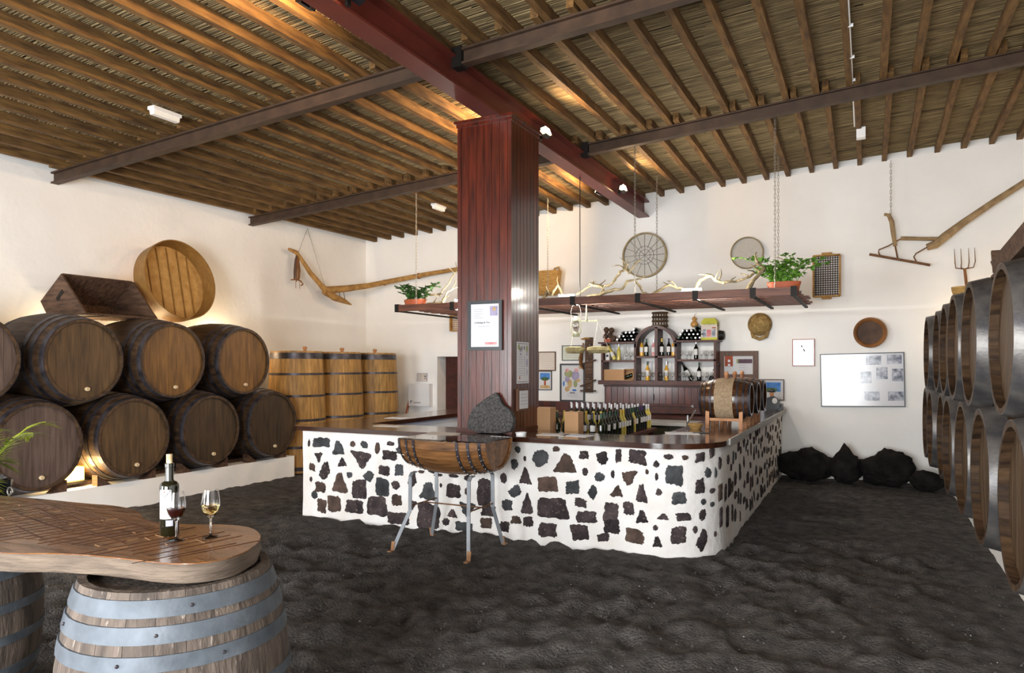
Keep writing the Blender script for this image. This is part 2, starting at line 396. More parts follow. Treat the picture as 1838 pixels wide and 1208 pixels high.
# ceiling: boarding, reed matting, joists
m = MB(); ys = [-3.3, -1, 2.4, 5.756, 9.104, 12.5]; xs = [XL-.1+(XR-XL+.2)*i/12 for i in range(13)]
for y in ys:
    for x in xs: m.v.append((x, y, zj(x, y)+JH+.03))
for j in range(len(ys)-1):
    for i in range(12):
        a = j*13+i; m.f.append((a, a+13, a+14, a+1))
ceil = tag(m.build('ceiling', M['roof']), kind='structure')
m = MB(); y = YF
while y < YB:
    x = XL-R.random()
    while x < XR:
        x1 = min(x+R.uniform(.5, 2.4), XR+.02); r = R.uniform(.007, .0125); o = R.uniform(-.006, .003)+.008*nz(x*2, y*5)
        sk = R.uniform(-.012, .012); xa = max(x, XL)
        if x1 > xa+.02:
            vs_ = []
            for xx, yy in ((xa, y), (x1, y+sk)):
                zz = zj(xx, yy)+JH+.006+o
                for q in (0, .33, .67, 1):
                    a = PI*q; vs_.append((xx, yy+r*math.cos(a), zz-r*math.sin(a)))
            m.add(vs_, [(0, 4, 5, 1), (1, 5, 6, 2), (2, 6, 7, 3)])
        x = x1
    y += R.uniform(.015, .021)
tag(m.build('reed_mat', M['reed'], ceil, sharp=70), kind='stuff')
SP = .341
spans = [(-3.0, 5.756, 0), (5.756, 9.104, -.08), (9.104, YB+.02, 0)]
for k in range(-19, 17):
    xk = -3.167+SP*k
    for (ya, yb, off) in spans:
        x = xk+off+R.uniform(-.012, .012)
        if x < XL+.05 or x > XR-.05: continue
        a = max(ya-.16, YF); b = min(yb+.16, YB+.02)
        m = MB(); mid = (a+b)/2; n = 3
        path = [(a+(b-a)*i/n) for i in range(n+1)]
        zz = [zj(x, yy)+R.uniform(-.004, .004) for yy in path]
        hw = JW/2*R.uniform(.92, 1.08)
        vs_ = [];
        for yy, z in zip(path, zz):
            j = R.uniform(-.006, .006)
            vs_ += [(j-hw, yy-mid, z), (j+hw, yy-mid, z), (j+hw, yy-mid, z+JH), (j-hw, yy-mid, z+JH)]
        fs_ = [(0, 3, 2, 1), (4*n, 4*n+1, 4*n+2, 4*n+3)]
        for i in range(n):
            for j in range(4): fs_.append((4*i+j, 4*i+(j+1) % 4, 4*i+4+(j+1) % 4, 4*i+4+j))
        m.add(vs_, fs_)
        m.build('joist', M['joist'], ceil, loc=(x, mid, 0))
# steel beams
def ibeam(p0, p1, w_, h_, t=.02, web=.016):
    """I section between two points of its underside centre line"""
    mb = MB(); u = Vector((0, 0, 1))
    p0 = Vector(p0); p1 = Vector(p1)
    mb.bar(p0+u*t/2, p1+u*t/2, w_, t); mb.bar(p0+u*(h_-t/2), p1+u*(h_-t/2), w_, t); mb.bar(p0+u*h_/2, p1+u*h_/2, web, h_-2*t)
    return mb
for (yy, za, sl, lab) in ((5.756, 4.146, .064, 'nearer'), (9.104, 4.185, .0664, 'farther')):
    for x0, x1, side in ((XL-.03, -3.62, 'left'), (-3.40, XR+.02, 'right')):
        o = thing('cross_beam', 'brown steel cross beam under the joists, %s the pillar, %s one' % ('left of' if side == 'left' else 'right of', lab), 'beam', (x0, yy, za+sl*(x0+9.55)))
        z = za+sl*(x0+9.55)
        ibeam((0, 0, 0), (x1-x0, 0, sl*(x1-x0)), .1, .15).build('beam_section', M['brownsteel'], o)
        e = (x1-x0, sl*(x1-x0)) if side == 'left' else (0, 0)
        MB().b2(e[0]-.05, e[0]+.05, -.055, .055, e[1]-.02, e[1]+.17).build('end_bracket', M['blackiron'], o)
        o['kind'] = 'structure'
rb = thing('ridge_beam', 'red painted steel beam running over the pillar to the back wall', 'beam', (-3.51, YF, 4.36)); rb['kind'] = 'structure'
ibeam((0, 0, 0), (0, YB+.1-YF, 0), .2, .28, .022, .02).build('beam_section', M['redsteel'], rb)
# pillar clad in mahogany boards
PX0, PX1, PY0, PY1, PT = -3.92, -3.28, 6.6, 7.28, 4.36
pl = thing('clad_pillar', 'tall square pillar clad in glossy red-brown mahogany boards', 'pillar', ((PX0+PX1)/2, (PY0+PY1)/2, 0)); pl['kind'] = 'structure'
hx, hy = (PX1-PX0)/2, (PY1-PY0)/2
MB().b2(-hx+.02, hx-.02, -hy+.02, hy-.02, 0, PT-.02).build('core', M['mahogd'], pl)
nb = 6; wd = (2*hx-.09)/nb
me = MB().b2(-wd/2+.002, wd/2-.002, -.012, .012, 0, PT-.06).mesh('board', M['mahog'])
for i in range(nb):
    for sgn in (-1, 1): put('board', me, pl, (-hx+.045+wd*(i+.5), sgn*(hy-.012), 0))
nb = 7; wd = (2*hy-.09)/nb
me = MB().b2(-.012, .012, -wd/2+.004, wd/2-.004, 0, PT-.06).mesh('side_board', M['mahog'])
for i in range(nb):
    for sgn in (-1, 1): put('board', me, pl, (sgn*(hx-.012), -hy+.045+wd*(i+.5), 0))
for sx in (-1, 1):
    for sy in (-1, 1): MB().b2(sx*hx-.022-sx*.02, sx*hx+.022-sx*.02, sy*hy-.022-sy*.02, sy*hy+.022-sy*.02, 0, PT-.05).build('corner_post', M['mahog'], pl)
MB().b2(-hx-.012, hx+.012, -hy-.012, hy+.012, PT-.07, PT-.03).b2(-hx-.03, hx+.03, -hy-.03, hy+.03, PT-.03, PT).build('cap_moulding', M['mahog'], pl)
MB().b2(-hx-.012, hx+.012, -hy-.012, hy+.012, 1.05, 1.09).build('base_moulding', M['mahogd'], pl)

# ================================================================== BAR COUNTER
OX, OY = -5.97, 6.48
def cpath(s):
    """outer face of the counter wall: arc length -> point, normal"""
    if s < 4.19: return Vector((OX+s, OY, 0)), Vector((0, -1, 0))
    s2 = s-4.19; La = .55*PI/2
    if s2 < La:
        a = -PI/2+s2/.55; n = Vector((math.cos(a), math.sin(a), 0)); return Vector((-1.78, 7.03, 0))+n*.55, n
    return Vector((-1.23, 7.03+s2-La, 0)), Vector((1, 0, 0))
SMAX = 4.19+.55*PI/2+(YB-.02-7.03)
bc = thing('bar_counter', 'white plastered bar counter wall studded with dark lava stones', 'counter', (0, 0, 0))
m = MB(); ss = [0]
while ss[-1] < SMAX: ss.append(min(ss[-1]+.12, SMAX))
zr = [-.06, .02, .1, .2, .35, .5, .65, .8, .92, 1.0]
def bulge(s, z): return .014*nz(s*1.7, z*1.7)+.008*nz(s*5, z*5)+.045*max(0, .22-z)
for s in ss:
    p, n = cpath(s)
    for z in zr:
        q = p+n*bulge(s, z); m.v.append((q.x, q.y, z))
    q = p-n*.27; m.v.append((q.x, q.y, 1.0)); m.v.append((q.x, q.y, -.06))
k = len(zr)+2
for i in range(len(ss)-1):
    for j in range(k-1):
        a = i*k+j; m.f.append((a, a+k, a+k+1, a+1))
m.f.append(tuple(range(k))); m.f.append(tuple(range((len(ss)-1)*k, len(ss)*k))[::-1])
m.b2(OX, OX+.27, OY+.02, 11.0, -.06, 1.0)
m.build('counter_wall', M['mortar'], bc, sharp=50)
STONES = """0.28,0.86,0.22,0.12,q 0.53,0.81,0.20,0.15,t 0.73,0.86,0.08,0.06,r 0.90,0.86,0.11,0.09,r 1.08,0.83,0.07,0.12,r 1.26,0.89,0.10,0.05,r 1.25,0.76,0.19,0.10,q 0.24,0.68,0.13,0.12,v 0.59,0.65,0.13,0.09,t 0.87,0.69,0.31,0.19,v 1.16,0.59,0.15,0.11,q 0.14,0.56,0.08,0.08,q 0.33,0.52,0.16,0.20,d 1.38,0.61,0.11,0.12,q 0.69,0.51,0.09,0.07,r 0.96,0.51,0.13,0.11,r 0.54,0.41,0.23,0.24,t 0.26,0.34,0.15,0.13,q 0.82,0.35,0.20,0.21,q 1.14,0.40,0.18,0.19,q 1.34,0.44,0.12,0.09,r 1.55,0.51,0.14,0.18,d 0.18,0.24,0.08,0.10,r 0.10,0.84,0.04,0.09,r 0.48,0.16,0.18,0.17,q 0.29,0.12,0.13,0.15,q 0.75,0.15,0.23,0.15,q 1.08,0.19,0.27,0.21,q 1.35,0.28,0.13,0.11,q 1.55,0.24,0.10,0.11,v 1.75,0.41,0.25,0.19,t 1.67,0.61,0.08,0.04,r 1.88,0.59,0.12,0.04,r 2.07,0.59,0.12,0.04,r 2.24,0.58,0.07,0.07,r 1.91,0.48,0.03,0.05,r 2.06,0.43,0.16,0.13,q 2.23,0.44,0.05,0.08,r 2.43,0.44,0.16,0.30,q 1.74,0.13,0.27,0.25,q 1.38,0.08,0.26,0.13,q 2.06,0.20,0.13,0.08,t 2.24,0.25,0.20,0.15,v 2.48,0.26,0.16,0.10,q 1.98,0.10,0.10,0.08,r 2.20,0.07,0.19,0.10,q 2.46,0.13,0.13,0.10,q 2.68,0.12,0.10,0.10,q 2.66,0.61,0.08,0.09,r 2.71,0.33,0.12,0.11,q 2.80,0.49,0.17,0.13,d 2.79,0.76,0.08,0.11,r 2.82,0.91,0.06,0.07,r 2.91,0.64,0.15,0.15,t 2.93,0.37,0.15,0.18,t 2.90,0.82,0.03,0.05,r 2.80,0.20,0.11,0.08,q 2.94,0.20,0.11,0.10,q 0.12,0.42,0.05,0.07,r 1.40,0.83,0.13,0.09,r 1.51,0.75,0.11,0.11,r 1.66,0.83,0.11,0.08,q 1.91,0.80,0.16,0.12,q 2.16,0.80,0.14,0.10,t 2.38,0.78,0.12,0.12,q 1.80,0.64,0.11,0.09,r 3.07,0.83,0.17,0.16,r 3.24,0.94,0.09,0.06,r 3.33,0.79,0.25,0.18,t 3.53,0.89,0.10,0.08,q 3.72,0.87,0.12,0.13,r 3.88,0.91,0.06,0.14,q 4.06,0.90,0.16,0.13,q 4.24,0.85,0.06,0.06,r 4.34,0.92,0.08,0.05,r 4.50,0.91,0.06,0.05,r 4.65,0.91,0.10,0.08,q 4.80,0.94,0.07,0.08,q 3.15,0.58,0.20,0.15,q 3.42,0.57,0.13,0.13,q 3.54,0.73,0.06,0.08,r 3.68,0.69,0.10,0.10,r 3.82,0.73,0.04,0.08,r 3.98,0.70,0.16,0.14,v 4.15,0.77,0.03,0.05,r 4.24,0.73,0.02,0.07,r 4.40,0.75,0.14,0.18,q 4.74,0.76,0.08,0.09,r 3.63,0.54,0.12,0.13,d 3.86,0.57,0.14,0.10,t 4.10,0.57,0.11,0.16,t 4.26,0.59,0.06,0.07,r 4.65,0.65,0.10,0.13,q 4.44,0.54,0.13,0.11,q 3.21,0.36,0.31,0.20,q 3.50,0.43,0.12,0.08,q 3.57,0.30,0.21,0.11,q 3.80,0.37,0.14,0.17,q 3.82,0.24,0.14,0.14,q 3.98,0.42,0.10,0.12,q 4.10,0.35,0.13,0.11,t 4.30,0.37,0.09,0.06,t 4.49,0.37,0.14,0.07,q 4.68,0.38,0.09,0.10,r 4.69,0.50,0.07,0.06,r 4.81,0.46,0.07,0.05,r 4.81,0.59,0.09,0.05,r 4.85,0.75,0.04,0.10,r 3.15,0.14,0.17,0.14,q 3.49,0.15,0.16,0.15,q 3.73,0.12,0.12,0.08,q 4.04,0.17,0.17,0.12,q 4.25,0.13,0.10,0.09,t 4.23,0.26,0.05,0.05,r 4.44,0.20,0.13,0.15,q 4.60,0.25,0.05,0.07,r 4.68,0.14,0.17,0.19,d 4.94,0.84,0.07,0.12,r 4.96,0.55,0.09,0.17,q 4.85,0.18,0.04,0.05,r 5.31,0.82,0.13,0.09,r 5.19,0.52,0.11,0.16,q 5.44,0.53,0.19,0.18,q 4.98,0.32,0.07,0.17,q 5.29,0.26,0.16,0.20,q"""
def stone(s0, z0, w_, h_, sh):
    if sh == 'q': base = [(-.5, -.45), (.48, -.5), (.5, .42), (-.42, .5)]
    elif sh == 't': base = [(-.5, -.42), (.5, -.5), (.12, .5), (-.12, .45)]
    elif sh == 'v': base = [(-.5, .45), (.5, .35), (.05, -.5), (-.15, -.35)]
    elif sh == 'd': base = [(-.5, -.1), (-.05, -.5), (.42, .0), (.2, .5), (-.05, .45)]
    else: base = [(.5*math.cos(a*PI/3.5), .5*math.sin(a*PI/3.5)) for a in range(7)]
    base = [(x+R.uniform(-.07, .07), z+R.uniform(-.07, .07)) for x, z in base]
    if R.random() < .5 and sh != 'd': base = [(-x, z) for x, z in base][::-1]
    out = []; nb_ = len(base)
    for i in range(nb_):
        a, b = base[i], base[(i+1) % nb_]; c = base[(i-1) % nb_]
        st = max(3, 36//nb_)
        for q in range(st):
            t = q/st; x = a[0]+(b[0]-a[0])*t; z = a[1]+(b[1]-a[1])*t
            if q == 0: x = .6*x+.2*((a[0]+(b[0]-a[0])*.25)+(a[0]+(c[0]-a[0])*.25)); z = .6*z+.2*((a[1]+(b[1]-a[1])*.25)+(a[1]+(c[1]-a[1])*.25))
            rr_ = math.hypot(x*w_, z*h_)+1e-6; sz = min(1, rr_/.06); kk = 1+sz*(R.uniform(-.009, .007)+.014*nz((s0+x*w_)*14, (z0+z*h_)*14, 2))/rr_
            out.append((x*w_*kk, z*h_*kk))
    mb = MB(); n = len(out)
    for sc, hh in ((1.0, .001), (.82, .008), (.45, .011)):
        for x, z in out:
            ds = x*sc; dz = z*sc; s = s0+ds; zz = z0+dz
            p, nn = cpath(max(0.005, min(s, SMAX-.005))); q = p+nn*(bulge(s, zz)+hh+R.uniform(-.002, .002)*(sc < 1))
            mb.v.append((q.x, q.y, zz))
    for r_ in range(2):
        for i in range(n):
            a = r_*n+i; b = r_*n+(i+1) % n; mb.f.append((a, b, b+n, a+n))
    mb.f.append(tuple(range(2*n, 3*n)))
    c, nn = cpath(s0); mb.v = [(v[0]-c.x, v[1]-c.y, v[2]-z0) for v in mb.v]
    mb.build('stone', R.choice((M['stone'], M['stone'], M['stone'], M['stoneb'], M['stoneg'])), bc, loc=(c.x, c.y, z0), sharp=35)
done = []
for t in STONES.split():
    a = t.split(','); s, z, w_, h_ = map(float, a[:4]); stone(s, z, max(w_*1.1, .035), max(h_*1.1, .04), a[4]); done.append((s, z, max(w_, h_)))
tries = 0
while tries < 2600 and len(done) < 275:
    tries += 1
    s = R.uniform(5.2, SMAX-.12); z = R.uniform(.06, .93); w_ = R.uniform(.07, .2); h_ = R.uniform(.08, .2)
    if z-h_/2 < .03 or z+h_/2 > .98: continue
    if any(abs(s-a) < (w_+b)/2+.025 and abs(z-c) < (h_+b)/2+.025 for a, c, b in done): continue
    stone(s, z, w_, h_, R.choice('qqtvdr')); done.append((s, z, max(w_, h_)))
# counter top (one continuous dark board) with its edge
ct = thing('counter_top', 'glossy dark brown wooden counter top wrapping round the bar', 'counter top', (0, 0, 1.0))
def arc(cx_, cy_, r, a0, a1, n=12): return [(cx_+r*math.cos(a0+(a1-a0)*i/n), cy_+r*math.sin(a0+(a1-a0)*i/n)) for i in range(n+1)]
poly = [(-6.08, 11.0)]+arc(-5.9, 6.53, .18, PI, 1.5*PI, 6)+arc(-1.78, 6.96, .61, 1.5*PI, 2*PI)+[(-1.17, YB-.02), (-1.87, YB-.02), (-1.87, 7.25)]+arc(-2.07, 7.25, .2, 0, -PI/2, 5)+[(-5.42, 7.05), (-5.42, 11.0)]
MB().prism(poly, .05).build('board', M['top'], ct, sharp=30)
MB().bar((-1.165, 7.0, .028), (-1.165, YB-.03, .028), .018, .056).build('edge_strip', M['edgegrey'], ct)
m = MB(); m.b2(-5.95, -5.5, 7.1, 11, -.16, -.005); m.build('under_shelf', M['whitepl'], ct)

# ================================================================== BARRELS
def rprof(t, Rh, Rb): return Rh+(Rb-Rh)*(1-(2*t-1)**2)
def stave_mesh(name, L, Rh, Rb, n, th, mat, secs=7, gap=.985, prof=None):
    m = MB(); a = PI/n*gap
    for i in range(secs):
        t = i/(secs-1); r = prof(t) if prof else rprof(t, Rh, Rb); z = L*t
        for rr, aa in ((r, -a), (r*1.004, 0), (r, a), (r-th, a), (r-th, -a)):
            m.v.append((rr*math.cos(aa), rr*math.sin(aa), z))
    for i in range(secs-1):
        for j in range(5): m.f.append((5*i+j, 5*i+(j+1) % 5, 5*i+5+(j+1) % 5, 5*i+5+j))
    m.f.append((4, 3, 2, 1, 0)); k = 5*(secs-1); m.f.append((k, k+1, k+2, k+3, k+4))
    return m.mesh(name, mat, 30)
def hoop_mesh(t0, t1, L, Rh, Rb, mat, n=36, th=.006, prof=None):
    pr = (lambda t: prof(t)) if prof else (lambda t: rprof(t, Rh, Rb))
    r0, r1 = pr(t0), pr(t1)
    return MB().lathe([(r0-.002, L*t0), (r0+th, L*t0), (r1+th, L*t1), (r1-.002, L*t1)], n, cap=False).mesh('hoop', mat, 30)
def planks(parent, r, z, n, th, mat, name='head_plank', axis=0):
    """a round head made of n boards side by side (edges run along local y)"""
    w_ = 2*r/n
    for i in range(n):
        x0 = -r+w_*i+.0012; x1 = -r+w_*(i+1)-.0012
        x0c = max(x0, -r*.9995); x1c = min(x1, r*.9995); pts = []
        for q in range(5):
            x = x0c+(x1c-x0c)*q/4; pts.append((x, math.sqrt(max(0, r*r-x*x))))
        pts = pts+[(x, -y) for x, y in pts[::-1]]
        cx_ = (x0+x1)/2
        MB().prism([(x-cx_, y) for x, y in pts][::-1], th).build(name, mat, parent, loc=(cx_, 0, z+R.uniform(-.001, .001)), sharp=30)
def barrel(name, label, loc, rot, L, Rh, Rb, n, oak, headm, hoopm, hoops, group=None, nplank=7, bung=True, th=.03, mirror=True, rec=.045):
    """axis along local z; the seen head is at local z = L, its boards upright along local y"""
    b = thing(name, label, 'barrel', loc, rot, group)
    me = stave_mesh('stave', L, Rh, Rb, n, th, oak)
    for i in range(n): put('stave', me, b, rot=(0, 0, 2*PI*i/n))
    for t0, t1 in hoops: put('hoop', hoop_mesh(t0, t1, L, Rh, Rb, hoopm), b)
    if mirror:
        for t0, t1 in hoops: put('hoop', hoop_mesh(1-t1, 1-t0, L, Rh, Rb, hoopm), b)
    planks(b, Rh-th+.004, L-rec, nplank, .018, headm)
    MB().lathe([(0, .03), (Rh-th+.004, .03), (Rh-th+.004, .05), (0, .05)], 24).build('far_head', oak, b)
    if bung: MB().lathe([(.022, L-.03), (.026, L-.005), (.02, L+.012), (0, L+.014)], 12, c=(.03, -Rh*.72, 0)).build('tap_bung', M['cork'], b)
    return b
# local z -> world +X, local y -> world Z  (left wall, heads face the room)
ROT_L = (PI/2, 0, PI/2)
ROT_R = (PI/2, 0, -PI/2)
BL, BRh, BRb = 1.24, .475, .56
HO = [(.0, .055), (.1, .145), (.19, .235)]
HO2 = [(.955, 1.0), (.84, .885), (.75, .795)]
pz = .315
left = thing('barrel_plinth', 'long white plastered plinth under the left stack of barrels', 'plinth', (-8.9, 4.2, 0))
MB().b2(-.66, .7, -5.5, 4.5, -.06, pz).build('plinth_block', M['plaster'], left)
MB().b2(.36, .46, -5.5, 4.42, pz, pz+.045).b2(-.46, -.36, -5.5, 4.42, pz, pz+.045).build('bearer_rail', M['boxwood'], left)
z0 = pz+.045+BRb-.045
proto = None; protob = None
LOWY = [3.52, 4.68, 5.82, 6.98, 8.13]; UPY = [4.03, 5.2, 6.36, 7.55]
lowlab = ['large dark barrel in the lower left row, hidden nearest the camera',
          'large faded barrel at the left picture edge, lower row, behind the palm',
          'large barrel of the lower left row, behind the wine bottle on the table',
          'large barrel of the lower left row, second from the bar counter',
          'large dark barrel ending the lower left row beside the bar counter']
uplab = ['large faded barrel of the upper left row, cut by the picture edge',
         'large dull brown barrel of the upper left row, under the tilted box',
         'large golden-headed barrel of the upper left row, under the round sieve',
         'large golden-headed barrel of the upper left row, nearest the upright vats']
M['headg'] = pm('golden_barrel_head_oak', '#53391b', '#7d592c', scale=(6, .7, 6), ns=4, rough=.5, bump=.15, bs=10, rnd=.12)
M['headd'] = pm('dark_barrel_head_oak', '#2f2418', '#4e3c28', scale=(6, .7, 6), ns=4, rough=.55, bump=.15, bs=10, rnd=.12)
def lbarrel(lab, y, z, hm, xo=0):
    return barrel('wine_barrel', lab, (-8.05-BL+xo, y, z), ROT_L, BL, BRh*R.uniform(.985, 1.01), BRb, 26, M['oak'], hm, M['hoop'], HO2, 'barrels stacked along the left wall', bung=True)
for i, (y, lab) in enumerate(zip(LOWY, lowlab)):
    if i == 0: continue
    lbarrel(lab, y, z0, (M['headb'], M['headb'], M['head'], M['headd'], M['headd'])[i], R.uniform(-.03, .03))
for y, lab, hm in zip(UPY, uplab, (M['headb'], M['head'], M['headg'], M['headg'])): lbarrel(lab, y, z0+.945, hm, R.uniform(-.03, .03))
# wedges between the barrels
for i, y in enumerate(LOWY[1:]):
    for dy in (-.3, .3):
        c = tag(MB().prism([(-.09, 0), (.09, 0), (.09 if dy > 0 else -.09, .13)], .1, Matrix.Rotation(PI/2, 4, 'Z') @ Matrix.Rotation(PI/2, 4, 'X')).build('wedge', M['boxwood'], loc=(-8.3, y+dy, pz+.0)), 'small wooden wedge on the %s side of the %s lower left barrel' % ('camera' if dy < 0 else 'far', ('first', 'second', 'third', 'fourth')[i]), 'wedge', 'wedges under the left barrels')
# warm lamp glowing behind the near barrels
def glow_lamp(lab, loc, power, size=.1):
    t = thing('floor_lamp', lab, 'lamp', loc)
    MB().b2(-.09, .09, -.12, .12, 0, .03).b2(-.09, -.07, -.12, .12, .03, .2).build('housing', M['blackiron'], t)
    MB().b2(-.065, .05, -.11, .11, .035, .19).build('glass', M['lamp_amber'], t)
    point('lamp_glow', (.13, 0, .12), power, (1, .72, .36), size, t)
    return t
glow_lamp('glowing amber lamp on the plinth between the two nearest lower barrels', (-8.42, 5.27, pz+.045), 20)
def back_lamp(lab, loc, power, col=(1, .74, .42)):
    t = thing('wall_uplight', lab, 'lamp', loc)
    MB().lathe([(.05, 0), (.06, .05), (.05, .09), (.04, .08)], 12).build('housing', M['blackiron'], t)
    MB().lathe([(.0, .07), (.045, .075), (.0, .085)], 12).build('bulb', M['lamp_amber'], t)
    point('lamp_glow', (0, 0, .16), power, col, .06, t)
LZ = 2.2
back_lamp('small amber lamp behind the upper left barrels beneath the tilted box', (-9.42, 5.78, 1.95), 26)
back_lamp('small amber lamp behind the upper left barrels near the sieve', (-9.42, 6.95, 1.95), 22)
back_lamp('small amber lamp behind the last upper left barrel', (-9.42, 8.25, 1.95), 30)

# upright vats
def vprof(t): return .485-.065*t+.02*(1-(2*t-1)**2)
vat = None
for i, (x, y, lab) in enumerate(((-8.62, 9.2, 'pale golden upright vat nearest the lying barrels'), (-8.6, 10.2, 'pale golden upright vat standing between two others'), (-8.55, 11.22, 'pale golden upright vat nearest the back wall'))):
    if vat is None:
        vat = thing('upright_vat', lab, 'vat', (x, y, 0), (0, 0, .3), 'upright vats in the corner')
        me = stave_mesh('stave', 2.0, .5, .5, 30, .035, M['vat'], 7, .985, vprof)
        for k in range(30): put('stave', me, vat, rot=(0, 0, 2*PI*k/30))
        for t0, t1 in ((.02, .05), (.2, .22), (.42, .44), (.62, .638), (.8, .818), (.935, .985)): put('hoop', hoop_mesh(t0, t1, 2.0, .5, .5, M['hoop'], prof=vprof), vat)
        planks(vat, .40, 1.94, 8, .02, M['vat'], 'lid_plank')
        MB().lathe([(.03, 1.96), (.028, 2.03), (.04, 2.05), (.035, 2.08), (0, 2.085)], 10, c=(.1, .1, 0)).build('bung', M['tan'], vat)
    else:
        copy_tree(vat, (x, y, 0), (0, 0, .3+.5*i), lab)

# right wall: two rows of big barrels, heads face the room
right = thing('barrel_plinth', 'white plastered plinth under the right stack of barrels', 'plinth', (1.7, 8, 0))
MB().b2(-.64, .64, -5, 4.28, -.06, .36).build('plinth_block', M['plaster'], right)
MB().b2(-.35, -.25, -5, 4.2, .36, .38).b2(.25, .35, -5, 4.2, .36, .38).build('bearer_rail', M['boxwood'], right)
M['hooplight'] = pm('worn_iron_hoop', '#4c4a4d', '#77736f', ns=8, rough=.42, metal=.5, bump=.1, bs=30)
RP = None; RL = 1.22
HOr = [(.89, 1.0), (.77, .83), (.66, .71)]
rows = [('lower', [4.98, 6.13, 7.28, 8.42, 9.56, 10.66, 11.68], .95), ('upper', [5.55, 6.7, 7.84, 8.98, 10.1, 11.2], 1.925)]
for row, ys_, z in rows:
    for i, y in enumerate(ys_):
        lab = 'big oak barrel of the %s right row, %s from the camera' % (row, ORD[i])
        if RP is None:
            RP = barrel('oak_barrel', lab, (.75+RL, y, z), ROT_R, RL, .485, .56, 26, M['oak'], M['head'], M['hooplight'], HOr, 'barrels stacked along the right wall', bung=False, th=.035, mirror=False, rec=.075)
        else:
            copy_tree(RP, (.75+RL+R.uniform(-.03, .03), y+R.uniform(-.01, .01), z), spin(ROT_R, R.uniform(-.3, .3)), lab)
for row, ys_, z in rows[:1]:
    for i in range(4):
        tag(MB().b2(-.05, .05, -.3, .3, 0, .05).build('bearer_plank', M['boxwood'], loc=(1.02, ys_[i]+.57, 1.40+.0)), 'thin wooden batten laid between right barrel rows, %s from the camera' % ORD[i], 'batten', 'battens between the right barrels')
back_lamp('small amber lamp behind the far right barrels by the back wall', (1.5, 12.1, 2.1), 20)
back_lamp('small amber lamp on the right plinth behind the barrels', (2.2, 9.3, 2.3), 10)

# dark hopper and baskets resting on the right barrels
hp = thing('wooden_trough', 'dark wooden trough lying on the nearest upper right barrels', 'trough', (1.3, 5.85, 2.485))
SL = Matrix.Rotation(-.055, 3, 'X')
MB().box((0, 0, .03), (.8, 2.1, .035), SL).build('bottom_board', M['boxwood'], hp)
MB().box((-.39, -.08, .09), (.03, 1.95, .12), Matrix.Rotation(-.055, 3, 'X') @ Matrix.Rotation(-.3, 3, 'Y')).build('side_board', M['boxwood'], hp)
MB().box((.39, -.08, .09), (.03, 1.95, .12), Matrix.Rotation(-.055, 3, 'X') @ Matrix.Rotation(.3, 3, 'Y')).build('side_board', M['boxwood'], hp)
MB().box((0, .98, .1), (.8, .03, .2), Matrix.Rotation(-.5, 3, 'X')).build('end_board', M['boxwood'], hp)
m = MB().lathe([(.1, 0), (.13, .1), (.135, .14), (.12, .14), (.1, .02)], 18)
tag(m.build('small_basket', M['wicker'], loc=(.95, 8.98, 2.455)), 'small woven straw basket on an upper right barrel beneath the fork', 'basket')

# ================================================================== TABLE IN FRONT
OUT = [(-5.2, 2.38), (-4.75, 2.33), (-4.31, 2.29), (-4.01, 2.34), (-3.68, 2.36), (-3.47, 2.40), (-3.24, 2.36), (-3.08, 2.26), (-2.94, 2.22), (-2.77, 2.25), (-2.63, 2.33), (-2.48, 2.35), (-2.34, 2.28),
       (-2.24, 2.18), (-2.17, 2.06), (-2.14, 1.95), (-2.17, 1.85), (-2.25, 1.785), (-2.43, 1.76), (-2.62, 1.735), (-2.79, 1.69), (-2.96, 1.6), (-3.3, 1.52), (-3.8, 1.5), (-4.5, 1.56), (-5.2, 1.6)]
tb = thing('slab_table_top', 'thick wavy-edged wooden slab laid as a table across barrels', 'table top', (-3.2, 2, .955))
o2 = [(x+3.2, y-2) for x, y in OUT]
# smooth the outline
def chaikin(p, n=2):
    for _ in range(n):
        q = []
        for i in range(len(p)):
            a = p[i]; b = p[(i+1) % len(p)]
            q += [(a[0]*.75+b[0]*.25, a[1]*.75+b[1]*.25), (a[0]*.25+b[0]*.75, a[1]*.25+b[1]*.75)]
        p = q
    return p
o2 = chaikin(o2)[::-1]
m = MB(); n = len(o2)
def inset(p, d):
    q = []
    for i in range(n):
        a = Vector(p[i-1]); b = Vector(p[i]); c = Vector(p[(i+1) % n]); t = (c-a).normalized(); q.append((b.x-t.y*d, b.y+t.x*d))
    return q
top_in = inset(o2, -.0); 
MB().prism(o2, .004, Matrix.Translation((0, 0, .071))).build('polished_face', M['tabletop'], tb, sharp=30)
lo = [(x*.996, y*.985) for x, y in o2]
m = MB(); m.v = [(x+.006*nz(x*9, y*9), y+.006*nz(x*9, y*9, 5), 0) for x, y in lo]+[(x*1.002+.008*nz(x*12, y*12, 2), y*1.01, .032) for x, y in o2]+[(x, y, .0705) for x, y in o2]
m.f = [tuple(range(n-1, -1, -1)), tuple(range(2*n, 3*n))]+[(a*n+i, a*n+(i+1) % n, (a+1)*n+(i+1) % n, (a+1)*n+i) for a in (0, 1) for i in range(n)]
m.build('slab_edge', M['bark'], tb, sharp=50)
